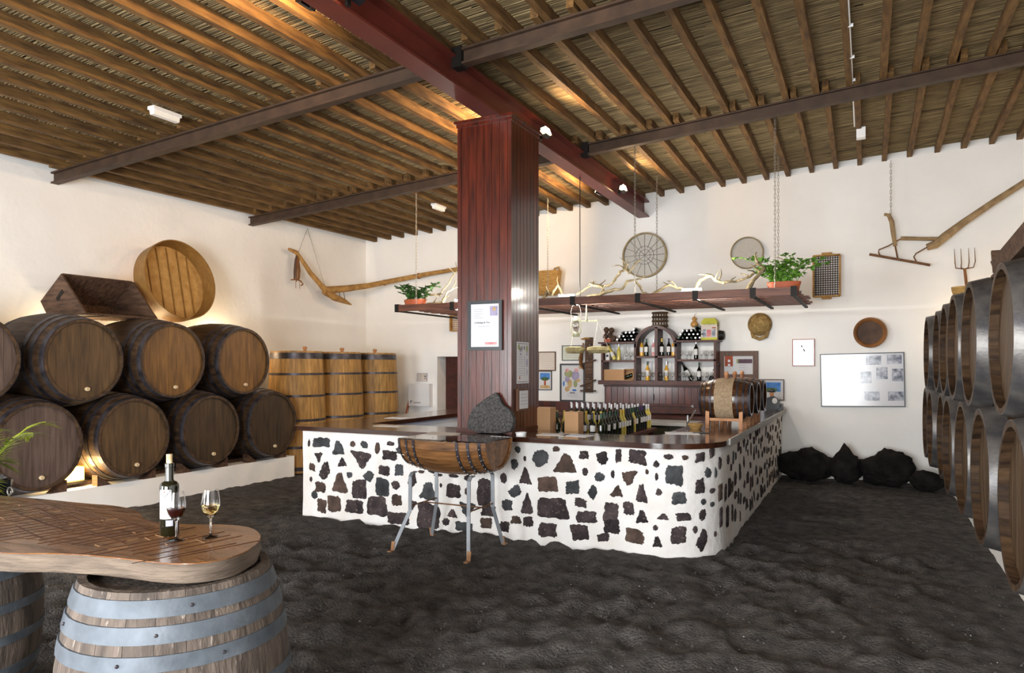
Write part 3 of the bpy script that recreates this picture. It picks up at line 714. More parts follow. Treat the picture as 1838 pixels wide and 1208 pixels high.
# saw marks scored across the slab
me = MB().b2(-.2, .2, -.003, .003, 0, .0012).mesh('saw_mark', pm('score_line', '#4a2812', rough=.5))
mel = MB().b2(-.1, .1, -.002, .002, 0, .0012).mesh('pale_scratch', pm('pale_scratch', '#a8805a', rough=.5))
for i in range(44):
    x = -1.75+i*.062; put('saw_mark', me, tb, (x, -.02+R.uniform(-.1, .1), .075), (0, 0, math.radians(78+R.uniform(-3, 3))))
for i in range(16):
    y = -.22+i*.032; put('saw_mark', me, tb, (-.1+R.uniform(-.7, .45), y, .075), (0, 0, math.radians(-14+R.uniform(-3, 3))))
for i in range(40):
    put('pale_scratch', mel, tb, (R.uniform(-1.5, .8), R.uniform(-.2, .18), .0755), (0, 0, math.radians(R.choice((78, -14, 70, -20))+R.uniform(-6, 6)))).scale = (R.uniform(.12, .4), 1, 1)
GB = barrel('table_barrel', 'weathered grey barrel with galvanised hoops holding up the slab end', (-2.47, 1.97, 0), (0, 0, .05), .95, .345, .43, 24, M['greyoak'], M['greyoak'], M['hoopgal'],
            [(.915, .975), (.825, .885), (.73, .785), (.56, .605)], None, 6, False, .03)
for t, a in ((.945, -.6), (.855, -2.0), (.855, -.9), (.757, -1.2), (.757, -2.5), (.757, -.35), (.58, -.75), (.58, -2.2), (.945, -2.6)):
    r_ = rprof(t, .345, .43)+.006
    MB().ball((r_*math.cos(a), r_*math.sin(a), .95*t), .007, 6, 4).build('rivet', M['hoop'], GB)
copy_tree(GB, (-4.22, 1.98, 0), (0, 0, .8), 'dark weathered barrel under the slab table at the left picture edge')

# bottle and glasses on the table
TZ = 1.03
def wine_bottle(label, loc, glassm, capm, labm=None, h=.3, r=.037, group=None, neck=True, rotz=0, cat='bottle', cork=False, lab_h=(.07, .16), rot=None, n=16, name='wine_bottle', square=False):
    b = thing(name, label, cat, loc, rot or (0, 0, rotz), group)
    sh = .6 if not square else .68
    MB().lathe([(r*.7, 0), (r*.97, .004), (r, .012), (r, h*(sh-.03)), (r*.93, h*sh), (r*.62, h*(sh+.08)), (r*.42, h*(sh+.13)), (r*.36, h*.86), (r*.36, h*.97), (r*.41, h*.975), (r*.41, h), (0, h)], n).build('glass_body', glassm, b)
    if capm: MB().lathe([(r*.4, h*.8), (r*.39, h*.97), (r*.44, h*.972), (r*.44, h*1.003), (0, h*1.004)], n).build('capsule', capm, b)
    if labm: MB().lathe([(r*1.012, h*lab_h[0]/.3), (r*1.012, h*lab_h[1]/.3)], n, a0=-PI*.8, a1=-.2*PI).build('paper_label', labm, b)
    if cork: MB().lathe([(r*.33, h*.98), (r*.37, h*1.0), (r*.37, h*1.16), (0, h*1.163)], 14).build('cork', M['cork'], b)
    return b
wb_ = thing('wine_bottle', 'tall dark wine bottle with cork and white label on the slab table', 'bottle', (-2.66, 2.08, TZ), (0, 0, math.radians(22)))
M['dkbottle'] = pm('dark_olive_bottle', '#17170a', rough=.04, spec=.8, trans=.0, coat=.5)
MB().lathe([(.02, .004), (.034, 0), (.0385, .006), (.0385, .205), (.037, .216), (.03, .226), (.018, .232), (.0165, .24), (.0165, .288), (.0185, .29), (.0185, .305), (.0145, .307), (.0, .307)], 32).build('glass_body', M['dkbottle'], wb_)
MB().lathe([(.0125, .3), (.0125, .345), (0, .3455)], 20).build('cork', M['cork'], wb_)
MB().lathe([(.0389, .075), (.0389, .198)], 24, a0=-PI*.72, a1=-PI*.28).build('paper_label', M['label'], wb_)
def onlab(a, z, r=.0393): return (r*math.cos(a), r*math.sin(a), z)
MB().tube([onlab(-PI*.70, .197), onlab(-PI*.6, .18), onlab(-PI*.5, .166), onlab(-PI*.4, .18), onlab(-PI*.30, .197)], .0014, 6).build('label_chevron', M['ink'], wb_)
MB().ball(onlab(-PI*.5, .189), (.0025, .001, .005), 8, 5).build('label_mark', M['redp'], wb_)
MB().lathe([(.0391, .045), (.0391, .07)], 16, a0=-PI*.45, a1=-PI*.22).build('second_label', M['inkl'], wb_)
def glass_profile(s=1.0):
    o = [(.0335, .0), (.0335, .002), (.012, .004), (.005, .01), (.0042, .03), (.0042, .075), (.007, .083), (.02, .094), (.031, .11), (.037, .13), (.0375, .145), (.034, .175), (.029, .202)]
    i = [(.028, .202), (.033, .175), (.0365, .145), (.036, .13), (.030, .111), (.019, .0955), (.0, .088)]
    return [(a*s, b*s) for a, b in o+i]
def stem_glass(label, loc, winem=None, s=1.0, group=None, n=28, level=.135):
    g = thing('wine_glass', label, 'glass', loc, (0, 0, R.random()*6), group)
    MB().lathe([(0, 0)]+glass_profile(s), n).build('bowl_and_stem', M['glass'], g, sharp=60)
    if winem:
        MB().lathe([(0, .0885*s), (.0186*s, .0962*s), (.0296*s, .1115*s), (.0352*s, .128*s), (.0358*s, level*s), (0, level*s)], n).build('wine', winem, g, sharp=60)
    return g
stem_glass('wine glass of red wine standing before the dark bottle', (-2.555, 2.03, TZ), M['redwine'], level=.134)
stem_glass('wine glass of white wine standing alone near the slab end', (-2.47, 2.13, TZ), M['whitewine'], level=.136)

# palm on an iron stand behind the table
pp = thing('potted_palm', 'green palm in a black plastic wrapped pot at the left edge', 'plant', (-5.3, 2.68, 0))
MB().lathe([(.10, .72), (.15, .76), (.17, .9), (.2, .98), (.17, 1.0), (.1, .97), (0, .96)], 22).build('wrapped_pot', M['bag'], pp)
po = [o for o in pp.children][0]
for v in po.data.vertices:
    k = 1+.16*nz(v.co.x*14, v.co.y*14, v.co.z*14); v.co.x *= k; v.co.y *= k; v.co.z += .02*nz(v.co.x*20, v.co.y*20, 4)
for k in range(3):
    a = k*2*PI/3+.1
    pts = [(.12*math.cos(a), .12*math.sin(a), .74), (.17*math.cos(a), .17*math.sin(a), .6), (.12*math.cos(a), .12*math.sin(a), .3), (.24*math.cos(a), .24*math.sin(a), 0)]
    MB().tube(pts, .008, 6).build('stand_leg', M['blackiron'], pp)
m = MB(); c = Vector((.3, .03, .93))
m.tube([c+Vector((.035*math.cos(t)*(1-t*.09), .01, .035*math.sin(t)*(1-t*.09))) for t in [i*.45 for i in range(16)]]+[], .006, 6); m.tube([c+Vector((.035, .01, 0)), (.24, .02, .86), (.14, 0, .74)], .006, 6)
m.build('iron_scroll', M['chain'], pp)
def frond(parent, base, az, L, lift, droop, nl, ll, mat, width=.012, name='frond'):
    m = MB(); P = []
    for i in range(13):
        t = i/12; P.append(Vector((math.cos(az)*L*t*(1-.1*t), math.sin(az)*L*t*(1-.1*t), lift*t-droop*t*t))+Vector(base))
    m.tube(P, [.007*(1-.8*i/12)+.001 for i in range(13)], 5)
    for i in range(nl):
        t = .22+.78*i/nl; k = t*12; a = int(min(k, 11)); p = P[a].lerp(P[a+1], k-a); tan = (P[a+1]-P[a]).normalized()
        sd = tan.cross(Vector((0, 0, 1))).normalized()
        for sg in (-1, 1):
            d = (sd*sg*.75+tan*.75+Vector((0, 0, R.uniform(-.15, .15)))).normalized(); l = ll*(1-.5*abs(t-.5))*R.uniform(.85, 1.1)
            q1 = p+d*l*.5+Vector((0, 0, -.02*l/.2)); q2 = p+d*l+Vector((0, 0, -.28*l))
            wv = d.cross(Vector((0, 0, 1))).normalized()*width*.5
            m.add([p-wv*.5, p+wv*.5, q1+wv, q1-wv, q2], [(0, 1, 2, 3), (3, 2, 4)])
    m.build(name, mat, parent, sharp=0)
for az, L, li, dr_ in ((-.45, .42, .5, .14), (-.1, .40, .56, .36), (-.8, .4, .36, .2), (.3, .55, .8, .4), (1.2, .5, .85, .4), (2.4, .5, .8, .4), (3.4, .55, .75, .4), (-1.8, .5, .8, .4), (-.4, .42, .26, .2)):
    frond(pp, (0, 0, .95), az, L*.86, li*.95, dr_, 20, .2, M['palm'], .022)

# half barrel show-case on a flat bar stand
hb = thing('half_barrel_display', 'half barrel on grey iron legs used as a glass topped show case', 'display', (-3.525, 5.89, 0))
HLn, HRh, HRb, HTZ = .95, .275, .345, 1.06
for i in range(12):
    a0 = PI+PI*i/12+.006; a1 = PI+PI*(i+1)/12-.006; m = MB(); S = 7
    for k in range(S):
        t = k/(S-1); r_ = rprof(t, HRh, HRb); x = -HLn/2+HLn*t
        for rr, aa in ((r_, a0), (r_, a1), (r_-.022, a1), (r_-.022, a0)): m.v.append((x, rr*math.cos(aa), HTZ+rr*math.sin(aa)))
    for k in range(S-1):
        for j in range(4): m.f.append((4*k+j, 4*k+(j+1) % 4, 4*k+4+(j+1) % 4, 4*k+4+j))
    m.f.append((3, 2, 1, 0)); m.f.append((4*S-4, 4*S-3, 4*S-2, 4*S-1))
    m.build('stave', M['hbarrel'], hb, sharp=30)
for t in (.02, .12, .22, .72, .83, .94):
    m = MB(); w_ = .028
    for dx in (-w_/2, w_/2):
        tt = max(0, min(1, t+dx/HLn)); r_ = rprof(tt, HRh, HRb)+.004
        for k in range(17):
            a = PI+PI*k/16; m.v.append((-HLn/2+HLn*tt, r_*math.cos(a), HTZ+r_*math.sin(a)))
    for k in range(16): m.f.append((k, k+1, 18+k, 17+k))
    h_ = m.build('hoop', M['hoop'], hb, sharp=30)
    rv = MB()
    for k in range(1, 16, 1):
        a = PI+PI*k/16; r_ = rprof(t, HRh, HRb)+.006; rv.box((-HLn/2+HLn*t, r_*math.cos(a), HTZ+r_*math.sin(a)), (.007, .007, .007))
    tag(rv.build('rivets', M['chain'], h_), kind='stuff')
for sx in (-1, 1):
    for k in range(5):
        y0 = -.25+.1*k; y1 = y0+.098; r_ = HRh-.012; pts = [(y0, 0), (y1, 0)]+[(y, -math.sqrt(max(0, r_*r_-y*y))) for y in (y1, (y0+y1)/2, y0)]
        MB().prism(pts, .018, Matrix.Translation((sx*(HLn/2-.035), 0, HTZ)) @ Matrix.Rotation(PI/2, 4, 'Z') @ Matrix.Rotation(PI/2, 4, 'X')).build('end_plank', M['hbarrel'], hb)
MB().b2(-HLn/2+.03, HLn/2-.04, -.24, .25, HTZ-.16, HTZ-.15).build('tray', M['paperw'], hb)
MB().box((-.28, .03, HTZ-.01), (.34, .5, .012), Matrix.Rotation(.1, 3, 'X')).build('cream_board', M['paperw'], hb)
for i in range(4): MB().ball((-.38+.2*(i % 2), -.12+.3*(i//2), HTZ+.004), .006, 6, 4).build('board_pin', M['ink'], hb)
MB().tube([(-.12, -.1, HTZ-.05), (-.02, -.02, HTZ-.02), (.06, .05, HTZ-.03), (.14, .1, HTZ-.02)], [.02, .03, .035, .02], 7).tube([(-.02, -.02, HTZ-.03), (.05, -.1, HTZ-.04)], [.015, .01], 6).build('dried_vine', M['grape'], hb)
for i, (x, y, mt) in enumerate(((-.04, -.12, 'caps_gold'), (.07, -.14, 'label'), (.16, -.15, 'pinkp'), (.26, -.14, 'lemon'), (.33, -.13, 'photo'))):
    MB().lathe([(.022, -.07), (.025, -.06), (.025, .05), (.02, .06), (0, .06)], 10, c=(x, y, HTZ-.045), mat=Matrix.Rotation(PI/2, 3, 'X') @ Matrix.Rotation(.5, 3, 'Y')).build('exhibit', M[mt], hb)
MB().b2(-.47, .47, -.272, .272, HTZ, HTZ+.006).build('glass_lid', M['glass'], hb)
for sx, xt, xb in ((-1, -.36, -.5), (1, .28, .34)):
    for sy in (-1, 1):
        yt, yb = sy*.2, sy*.34
        pts = [(xt, yt*.7, .735), (xt, yt, .73), (xt, sy*.23, .70), (xt, sy*.235, .38), (xb*.97 if sx < 0 else xb, yb, .01)]
        m = MB()
        for a, b in zip(pts, pts[1:]): m.bar(a, b, .036, .01, (0, sy, .05))
        lg = m.build('leg', M['steel'], hb)
        p = Vector(pts[-1]); MB().bar(p+Vector((0, -sy*.014, .08)), p+Vector((0, 0, -.0)), .038, .012, (0, sy, .05)).b2(p.x-.019, p.x+.019, min(p.y, p.y+sy*.06), max(p.y, p.y+sy*.06), 0, .012).build('rusty_foot', M['rustfoot'], lg)
ym = .235
MB().tube([(-.36, -ym, .42), (-.36, ym, .42)], .007, 6).build('brace_rod', M['rust'], hb)
MB().tube([(.28, -ym, .42), (.28, ym, .42)], .007, 6).build('brace_rod', M['rust'], hb)
MB().tube([(-.36, 0, .42), (.28, 0, .42)], .007, 6).build('brace_rod', M['rust'], hb)
# porous stone slab leaning on the pillar
m = MB(); pts = chaikin([(-.27, 0), (.22, 0), (.27, .12), (.245, .2), (.19, .27), (.13, .29), (.06, .43), (.0, .40), (-.09, .34), (-.2, .27), (-.27, .15)], 1)
m.prism(pts, .07, Matrix.Rotation(PI/2, 4, 'X')); m.v = [(x+.006*nz(x*30, z*30), y+.006*nz(x*30, z*30, 5), z+.006*nz(x*25, z*25, 8)) for x, y, z in m.v]
tag(m.build('stone_slab', M['slabrock'], loc=(-3.48, 6.57, 1.05), rot=(math.radians(-6), 0, 0), sharp=60), 'upright porous dark stone slab leaning against the pillar on the counter', 'stone')

# ================================================================== LAMPS ON THE RED BEAM
lamps = [('right', 4.13), ('right', 7.57), ('right', 10.5), ('left', 4.05), ('left', 7.5), ('left', 10.5)]
where = {4.13: 'nearest the camera', 4.05: 'nearest the camera', 7.57: 'beside the pillar', 7.5: 'beside the pillar', 10.5: 'nearest the back wall'}
for side, y in lamps:
    sg = 1 if side == 'right' else -1
    t = thing('floodlight', 'small halogen floodlight on the %s side of the red beam, %s' % (side, where[y]), 'lamp', (-3.51+sg*.13, y, 4.42))
    MB().b2(-.012, .012, -.02, .02, -.05, .04).build('bracket', M['blackiron'], t)
    rot = Matrix.Rotation(sg*math.radians(-20), 3, 'Y')
    MB().box((sg*.055, 0, .03), (.06, .15, .1), rot).build('housing', M['blackpl'], t)
    MB().box((sg*.091, 0, .043), (.012, .12, .075), rot).build('lamp_glass', M['lamp_warm'], t)
    if side == 'right': MB().lathe([(.0, .0), (.035, .01), (.03, .06), (0, .075)], 12, c=(sg*.07, -.085, -.01)).build('bulb', M['lamp_warm'], t)
    spot('lamp_beam', (sg*.14, 0, .05), (sg, -.1, .05), FL[side], (1, .66, .36), 165, .5, .05, t)
# emergency lights and conduit under the roof
def emergency(lab, loc, rz):
    t = thing('emergency_light', lab, 'light', loc, (0, 0, rz))
    MB().b2(-.17, .17, -.05, .05, 0, .035).build('base_plate', M['whitepl'], t)
    MB().prism([(-.04, 0), (.04, 0), (.03, -.05), (-.03, -.05)], .31, Matrix.Translation((-.155, 0, 0)) @ Matrix.Rotation(PI/2, 4, 'Z') @ Matrix.Rotation(PI/2, 4, 'X')).build('diffuser', M['diffuser'], t)
x = -6.72; emergency('white emergency light under the left joists, nearer the camera', (x, 5.2, zj(x, 5.2)-.03), PI/2)
x = -6.62; emergency('white emergency light under the far left joists beside the pillar', (x, 10.5, zj(x, 10.5)-.03), PI/2)
cv = thing('cable_conduit', 'thin white conduit with junction box under the right joists', 'conduit', (-.14, 6.5, 4.9))
zf = lambda y: zj(-.14, y)+.01-4.9
MB().tube([(0, yy-6.5, zf(yy)) for yy in (5.9, 7.2, 8.4, 9.02)], .009, 6).tube([(0, yy-6.5, zf(yy)) for yy in (9.2, 10.5)], .009, 6).build('pipe', M['whitepl'], cv)
for yy in (6.6, 7.4, 8.2, 8.9): MB().b2(-.014, .03, yy-6.508, yy-6.492, zf(yy)-.014, zf(yy)+.014).build('clip', M['whitepl'], cv)
MB().b2(.02, .13, 4.1, 4.22, zf(10.65)-.12, zf(10.65)+.02).build('junction_box', M['whitepl'], cv)

# ================================================================== HANGING RACK
RKX0, RKX1, RKY0, RKY1, RKZ = -6.6, -.7, 9.2, 11.2, 2.6
rk = thing('hanging_rack', 'long wooden slatted rack hung on chains above the bar', 'rack', (0, 0, RKZ))
segs = [-6.55, -5.55, -4.35, -3.62, -2.7, -1.95, -1.25, -.78]
for a, b in zip(segs, segs[1:]):
    MB().b2(a+.03-(a+b)/2, b-.03-(a+b)/2, -.03, .03, -.045, .055).build('front_rail', M['rack'], rk, loc=((a+b)/2, RKY0, .045))
ns = 9
for i in range(ns):
    y = RKY0+.2+(RKY1-RKY0-.2)*i/(ns-1)
    for a, b in ((RKX0, -3.64), (-3.6, RKX1)):
        MB().b2(-(b-a)/2, (b-a)/2, -.045, .045, -.012, .012).build('slat', M['rack'], rk, loc=((a+b)/2+R.uniform(-.04, .04), y, .055))
for x in segs:
    MB().b2(-.02, .02, -1.03, 1.03, -.012, .012).build('cross_strap', M['blackiron'], rk, loc=(x, (RKY0+RKY1)/2, .005))
    MB().b2(-.035, .035, -.036, .036, -.05, .07).build('rail_joint', M['blackiron'], rk, loc=(x, RKY0, .04))
def chain_pts(x, y, z0, z1, lab, parent, rod=False):
    m = MB()
    if rod: m.tube([(x, y, z0), (x, y, z1)], .006, 6)
    else:
        n = int((z1-z0)/.05)
        for i in range(n):
            z = z0+.05*i; d = .009
            if i % 2: m.tube([(x-d, y, z), (x-d, y, z+.055), (x+d, y, z+.055), (x+d, y, z), (x-d, y, z)], .0032, 4)
            else: m.tube([(x, y-d, z), (x, y-d, z+.055), (x, y+d, z+.055), (x, y+d, z), (x, y-d, z)], .0032, 4)
    return m.build(lab, M['blackiron'] if rod else M['chain'], parent)
for x, y, rod in ((-6.24, 9.25, 0), (-3.54, 9.25, 1), (-2.76, 9.25, 0), (-1.0, 9.25, 0), (-6.45, 11.15, 0), (-4.85, 11.15, 0), (-2.97, 11.15, 0), (-1.16, 11.15, 0)):
    chain_pts(x, y, .05, (4.36 if rod else zj(x, y)+.02)-RKZ, 'hanging_rod' if rod else 'hanging_chain', rk, rod)
# lamps lying on the rack
for i, (x, lab) in enumerate(((-3.72, 'white tube lamp on the rack behind the pillar side vines'), (-2.0, 'white tube lamp on the rack under the right vines'), (-5.4, 'white tube lamp on the rack left of the pillar'))):
    t = thing('rack_lamp', lab, 'lamp', (x, 9.22, RKZ+.1))
    MB().b2(-.14, .14, -.03, .03, 0, .015).build('tray', M['whitepl'], t)
    MB().tube([(-.12, 0, .03), (.12, 0, .03)], .013, 10).build('tube', M['lamp_white'], t)
    for s in (-1, 1): MB().b2(s*.125-.008, s*.125+.008, -.02, .02, .015, .05).build('socket', M['whitepl'], t)
    point('lamp_glow', (0, .07, .1), RKP, (1, .95, .86), .05, t)
    MB().tube([(-.2, .07, -.075), (.2, .07, -.075)], .012, 8).build('added_under_tube', M['lamp_white'], t)  # added tube below slat level, there to light the slat undersides
    for dx in (-.12, .12): point('added_under_fill', (dx, .09, -.085), RKP*1.15, (1, .96, .88), .015, t)  # added fill for the slat undersides and the bar below
# vine wood
def vine(lab, pts, r0=.022, y0=9.6, twigs=4, seed=1):
    rr = random.Random(seed); x0, zz0 = pts[0]; t = thing('vine_branch', lab, 'branch', (x0, y0, RKZ+.04))
    path = []
    P = [Vector((x-x0, rr.uniform(-.06, .06), max(z-RKZ-.04, r0*.9))) for x, z in pts]
    for a, b in zip(P, P[1:]):
        for k in range(3):
            q = a.lerp(b, k/3); path.append(q+Vector((rr.uniform(-.01, .01), rr.uniform(-.01, .01), rr.uniform(-.008, .008))))
    path.append(P[-1]); n = len(path)
    MB().tube(path, [r0*(1-.45*i/n)*rr.uniform(.75, 1.25) for i in range(n)], 7).build('stem', M['vine'], t, sharp=80)
    for k in range(twigs):
        i = rr.randrange(2, n-1); p = path[i]; d = Vector((rr.uniform(-1, 1), rr.uniform(-.5, .5), rr.uniform(.1, 1))).normalized()
        q = [p]; 
        for s in range(4): q.append(q[-1]+d*rr.uniform(.03, .06)); d = (d+Vector((rr.uniform(-.6, .6), rr.uniform(-.4, .4), rr.uniform(-.5, .5)))).normalized()
        MB().tube(q, [r0*.55, r0*.45, r0*.35, r0*.28, r0*.12], 6).build('twig', M['vine'], t, sharp=80)
    return t
vine('gnarled vine branch on the rack just right of the pillar', [(-4.31, 2.68), (-4.20, 2.86), (-4.08, 2.78), (-4.01, 2.93), (-3.92, 2.69), (-3.75, 2.76), (-3.62, 2.84), (-3.48, 2.89), (-3.33, 2.87)], .022, seed=2, twigs=6)
vine('vine branch rising in front of the large round sieve', [(-3.49, 2.91), (-3.33, 2.86), (-3.18, 2.89), (-3.08, 3.04), (-3.00, 3.09), (-2.93, 3.03), (-2.85, 3.12), (-2.78, 3.22)], .022, 9.55, seed=3, twigs=5)
vine('looping vine branch below the large round sieve', [(-3.52, 2.72), (-3.33, 2.74), (-3.17, 2.80), (-3.00, 2.81), (-2.93, 2.91), (-2.83, 2.93), (-2.77, 2.83), (-2.73, 2.75), (-2.65, 2.73)], .024, 9.5, seed=4, twigs=3)
vine('short thick vine piece in the middle of the rack', [(-2.61, 2.71), (-2.46, 2.80), (-2.35, 2.84), (-2.27, 2.79), (-2.17, 2.77)], .026, 9.5, seed=5, twigs=2)
vine('branching vine below the small round sieve', [(-2.05, 2.72), (-1.98, 2.88), (-1.83, 2.94), (-1.76, 2.86), (-1.65, 2.83), (-1.51, 2.84), (-1.38, 2.87), (-1.27, 2.94), (-1.17, 3.00)], .024, 9.55, seed=6, twigs=8)
vine('thick curled vine stump beside the right planter', [(-1.34, 2.7), (-1.21, 2.88), (-1.14, 2.97), (-1.22, 3.04)], .034, 9.36, seed=7, twigs=2)
vine('slanting vine twig behind the right planter', [(-1.11, 2.9), (-.94, 3.02), (-.84, 3.10)], .016, 9.66, seed=8, twigs=1)
vine('tall vine branch on the rack left of the pillar', [(-6.30, 2.75), (-6.20, 2.87), (-6.12, 2.87), (-5.99, 2.86), (-5.89, 2.90), (-5.81, 3.03), (-5.77, 3.15), (-5.67, 3.19), (-5.5, 3.3)], .018, 9.5, seed=9, twigs=5)
vine('low vine branch on the rack left of the pillar', [(-6.15, 2.70), (-5.99, 2.72), (-5.84, 2.72), (-5.74, 2.87), (-5.67, 2.93), (-5.5, 3.0)], .02, 9.36, seed=10, twigs=4)
# planters
def leafm(m, c, d, s):
    d = d.normalized(); sd = d.cross(Vector((0, 0, 1)))
    if sd.length < .1: sd = Vector((1, 0, 0))
    sd.normalize(); c = Vector(c); up = sd.cross(d)*.12*s
    m.add([c, c+d*s*.35+sd*s*.42+up, c+d*s*.6+sd*s*.3, c+d*s, c+d*s*.6-sd*s*.3, c+d*s*.35-sd*s*.42+up, c+d*s*.5-up], [(0, 1, 6), (1, 2, 6), (2, 3, 6), (3, 4, 6), (4, 5, 6), (5, 0, 6)])
def planter(lab, loc, mat, n, spread, seed, hang):
    rr = random.Random(seed); t = thing('planter', lab, 'plant', loc)
    MB().prism([(-.17, -.07), (.17, -.07), (.17, .07), (-.17, .07)], .01).lathe([(.9, 0), (1, .1), (1.06, .125), (1.06, .15), (.95, .15), (.93, .11), (0, .11)], 20, sx=.19, sy=.085).build('trough_pot', M['terra'], t)
    for k in range(n):
        x = rr.uniform(-.15, .15); az = rr.uniform(0, 2*PI); L = rr.uniform(.12, spread); m = MB(); ms = MB()
        out = Vector((math.cos(az)*1.3, math.sin(az)*.55, 0)); p = Vector((x, 0, .13)); pts = [p]
        v = out*.5+Vector((0, 0, 1.5))
        for i in range(6):
            p = p+v*L/6; v = v+out*.18+Vector((0, 0, -hang*rr.uniform(.25, .6))); pts.append(p)
        ms.tube(pts, .004, 5); 
        for i in range(1, 7):
            for q in range(2 if n > 8 else 1):
                leafm(m, pts[i], Vector((rr.uniform(-1, 1), rr.uniform(-1, 1), rr.uniform(-.6, .5))), rr.uniform(.06, .1))
        st = ms.build('stem', mat, t, sharp=0); m.build('leaves', mat, st, sharp=0)['kind'] = 'stuff'
    return t
planter('terracotta trough of bright green ivy at the right end of the rack', (-.92, 9.46, RKZ+.045), M['leaf'], 30, .4, 5, .6)
planter('terracotta trough of dark trailing ivy at the left end of the rack', (-6.36, 9.4, RKZ+.045), M['leafd'], 20, .36, 8, .75)
# paraffin lantern hanging from the rack
ln = thing('paraffin_lantern', 'old pale metal paraffin lantern hanging under the rack', 'lantern', (-3.65, 9.38, 2.16))
MB().lathe([(.05, 0), (.055, .01), (.055, .05), (.03, .065), (.025, .075)], 16).build('fuel_tank', M['lantern'], ln)
MB().lathe([(.025, .08), (.045, .12), (.05, .16), (.042, .2), (.026, .215)], 16, cap=False).build('glass_chimney', M['glass'], ln)
MB().lathe([(.028, .215), (.036, .225), (.03, .25), (.022, .27), (.024, .285), (.0, .295)], 16).build('hood', M['lantern'], ln)
for s in (-1, 1): MB().tube([(s*.05, 0, .03), (s*.072, 0, .06), (s*.066, 0, .2), (s*.04, 0, .27)], .007, 6).build('side_tube', M['lantern'], ln)
MB().tube([(-.066, 0, .2), (-.075, 0, .35), (-.05, 0, .44), (.05, 0, .44), (.075, 0, .35), (.066, 0, .2)], .003, 5).build('bail_handle', M['chain'], ln)
# hanging balance with two flat pans
sc_ = thing('hanging_balance', 'old balance with two flat pans hanging under the rack', 'scales', (-3.5, 9.4, 1.98))
MB().lathe([(.012, .39), (.02, .42), (.014, .47), (.012, .56), (.006, .62), (0, .62)], 10).build('suspension_post', M['lantern'], sc_)
MB().bar((-.17, 0, .395), (.17, 0, .40), .012, .02).build('balance_arm', M['lantern'], sc_)
for x, r_, nm in ((-.17, .14, 'left'), (.17, .155, 'right')):
    MB().lathe([(0, -.055), (r_*.8, -.05), (r_, -.01), (r_*.98, .03), (r_*.6, .04), (0, .042)], 22, c=(x, 0, 0)).build('pan', M['pan'], sc_)
    for k in range(3):
        a = k*2*PI/3+.4; MB().tube([(x, 0, .39), (x+r_*.95*math.cos(a), r_*.95*math.sin(a), 0)], .0022, 4).build('cord', M['paperw'], sc_)

# ================================================================== BACK BAR
SY0, SY1 = 11.93, 12.28
sh = thing('back_bar_shelf', 'dark wood back bar shelf unit with an arched middle bay', 'shelf', (-3.185, (SY0+SY1)/2, 1.43))
X0, XA, XM, XB_, X1 = -.985, -.375, -.005, .325, .985
dp = (SY1-SY0)/2; T = .035
def sb(nm, x0, x1, z0, z1, y0=-dp, y1=dp, mat='mahogd'): return MB().b2(x0, x1, y0, y1, z0, z1).build(nm, M[mat], sh)
sb('ledge', X0-.04, X1+.04, 0, .07, -dp-.05)
for x in (X0, X1-T): sb('side_panel', x, x+T, .07, .72)
for x in (XA-T/2, XB_-T/2): sb('upright', x, x+T, .07, .7)
sb('centre_post', XM-.025, XM+.025, .07, .98)
sb('shelf_board', X0, XA, .39, .42); sb('shelf_board', XB_, X1, .40, .43); sb('shelf_board', XA, XB_, .46, .49)
sb('top_board', X0-.06, XA+.02, .71, .74); sb('top_board', XB_-.02, X1+.04, .72, .75)
m = MB(); n = 20; cx_ = (XA+XB_)/2; ro_, ri_ = (XB_-XA)/2+.02, (XB_-XA)/2-.03
for i in range(n+1):
    a = PI*i/n
    for r_ in (ro_, ri_):
        for y in (-dp, dp): m.v.append((cx_+r_*math.cos(a), y, .64+r_*math.sin(a)))
for i in range(n):
    a = 4*i; m.f += [(a, a+4, a+5, a+1), (a+2, a+3, a+7, a+6), (a, a+2, a+6, a+4), (a+1, a+5, a+7, a+3)]
m.build('arch', M['mahogd'], sh)
sb('back_panel', X0+T, X1-T, .07, .7, dp-.012, dp-.004, 'plaster')
# panelled cupboard below
cb = thing('panelled_cupboard', 'dark wood cupboard front of narrow vertical boards below the shelf unit', 'cupboard', (-3.25, 12.1, .95))
MB().b2(-.88, .9, -.1, .18, 0, .46).build('carcass', M['mahogd'], cb)
nb = 16
for i in range(nb):
    w_ = 1.7/nb; MB().b2(-w_/2+.004, w_/2-.004, -.012, .012, -.14, .14).build('board', M['mahog'], cb, loc=(-.85+w_*(i+.5), -.11, .3))
MB().b2(-.89, .91, -.13, -.1, .445, .475).build('rail', M['mahogd'], cb); MB().b2(-.89, .91, -.13, -.1, .125, .155).build('rail', M['mahogd'], cb)
MB().b2(-.0, .014, -.14, -.125, .22, .32).build('latch', M['blackiron'], cb)
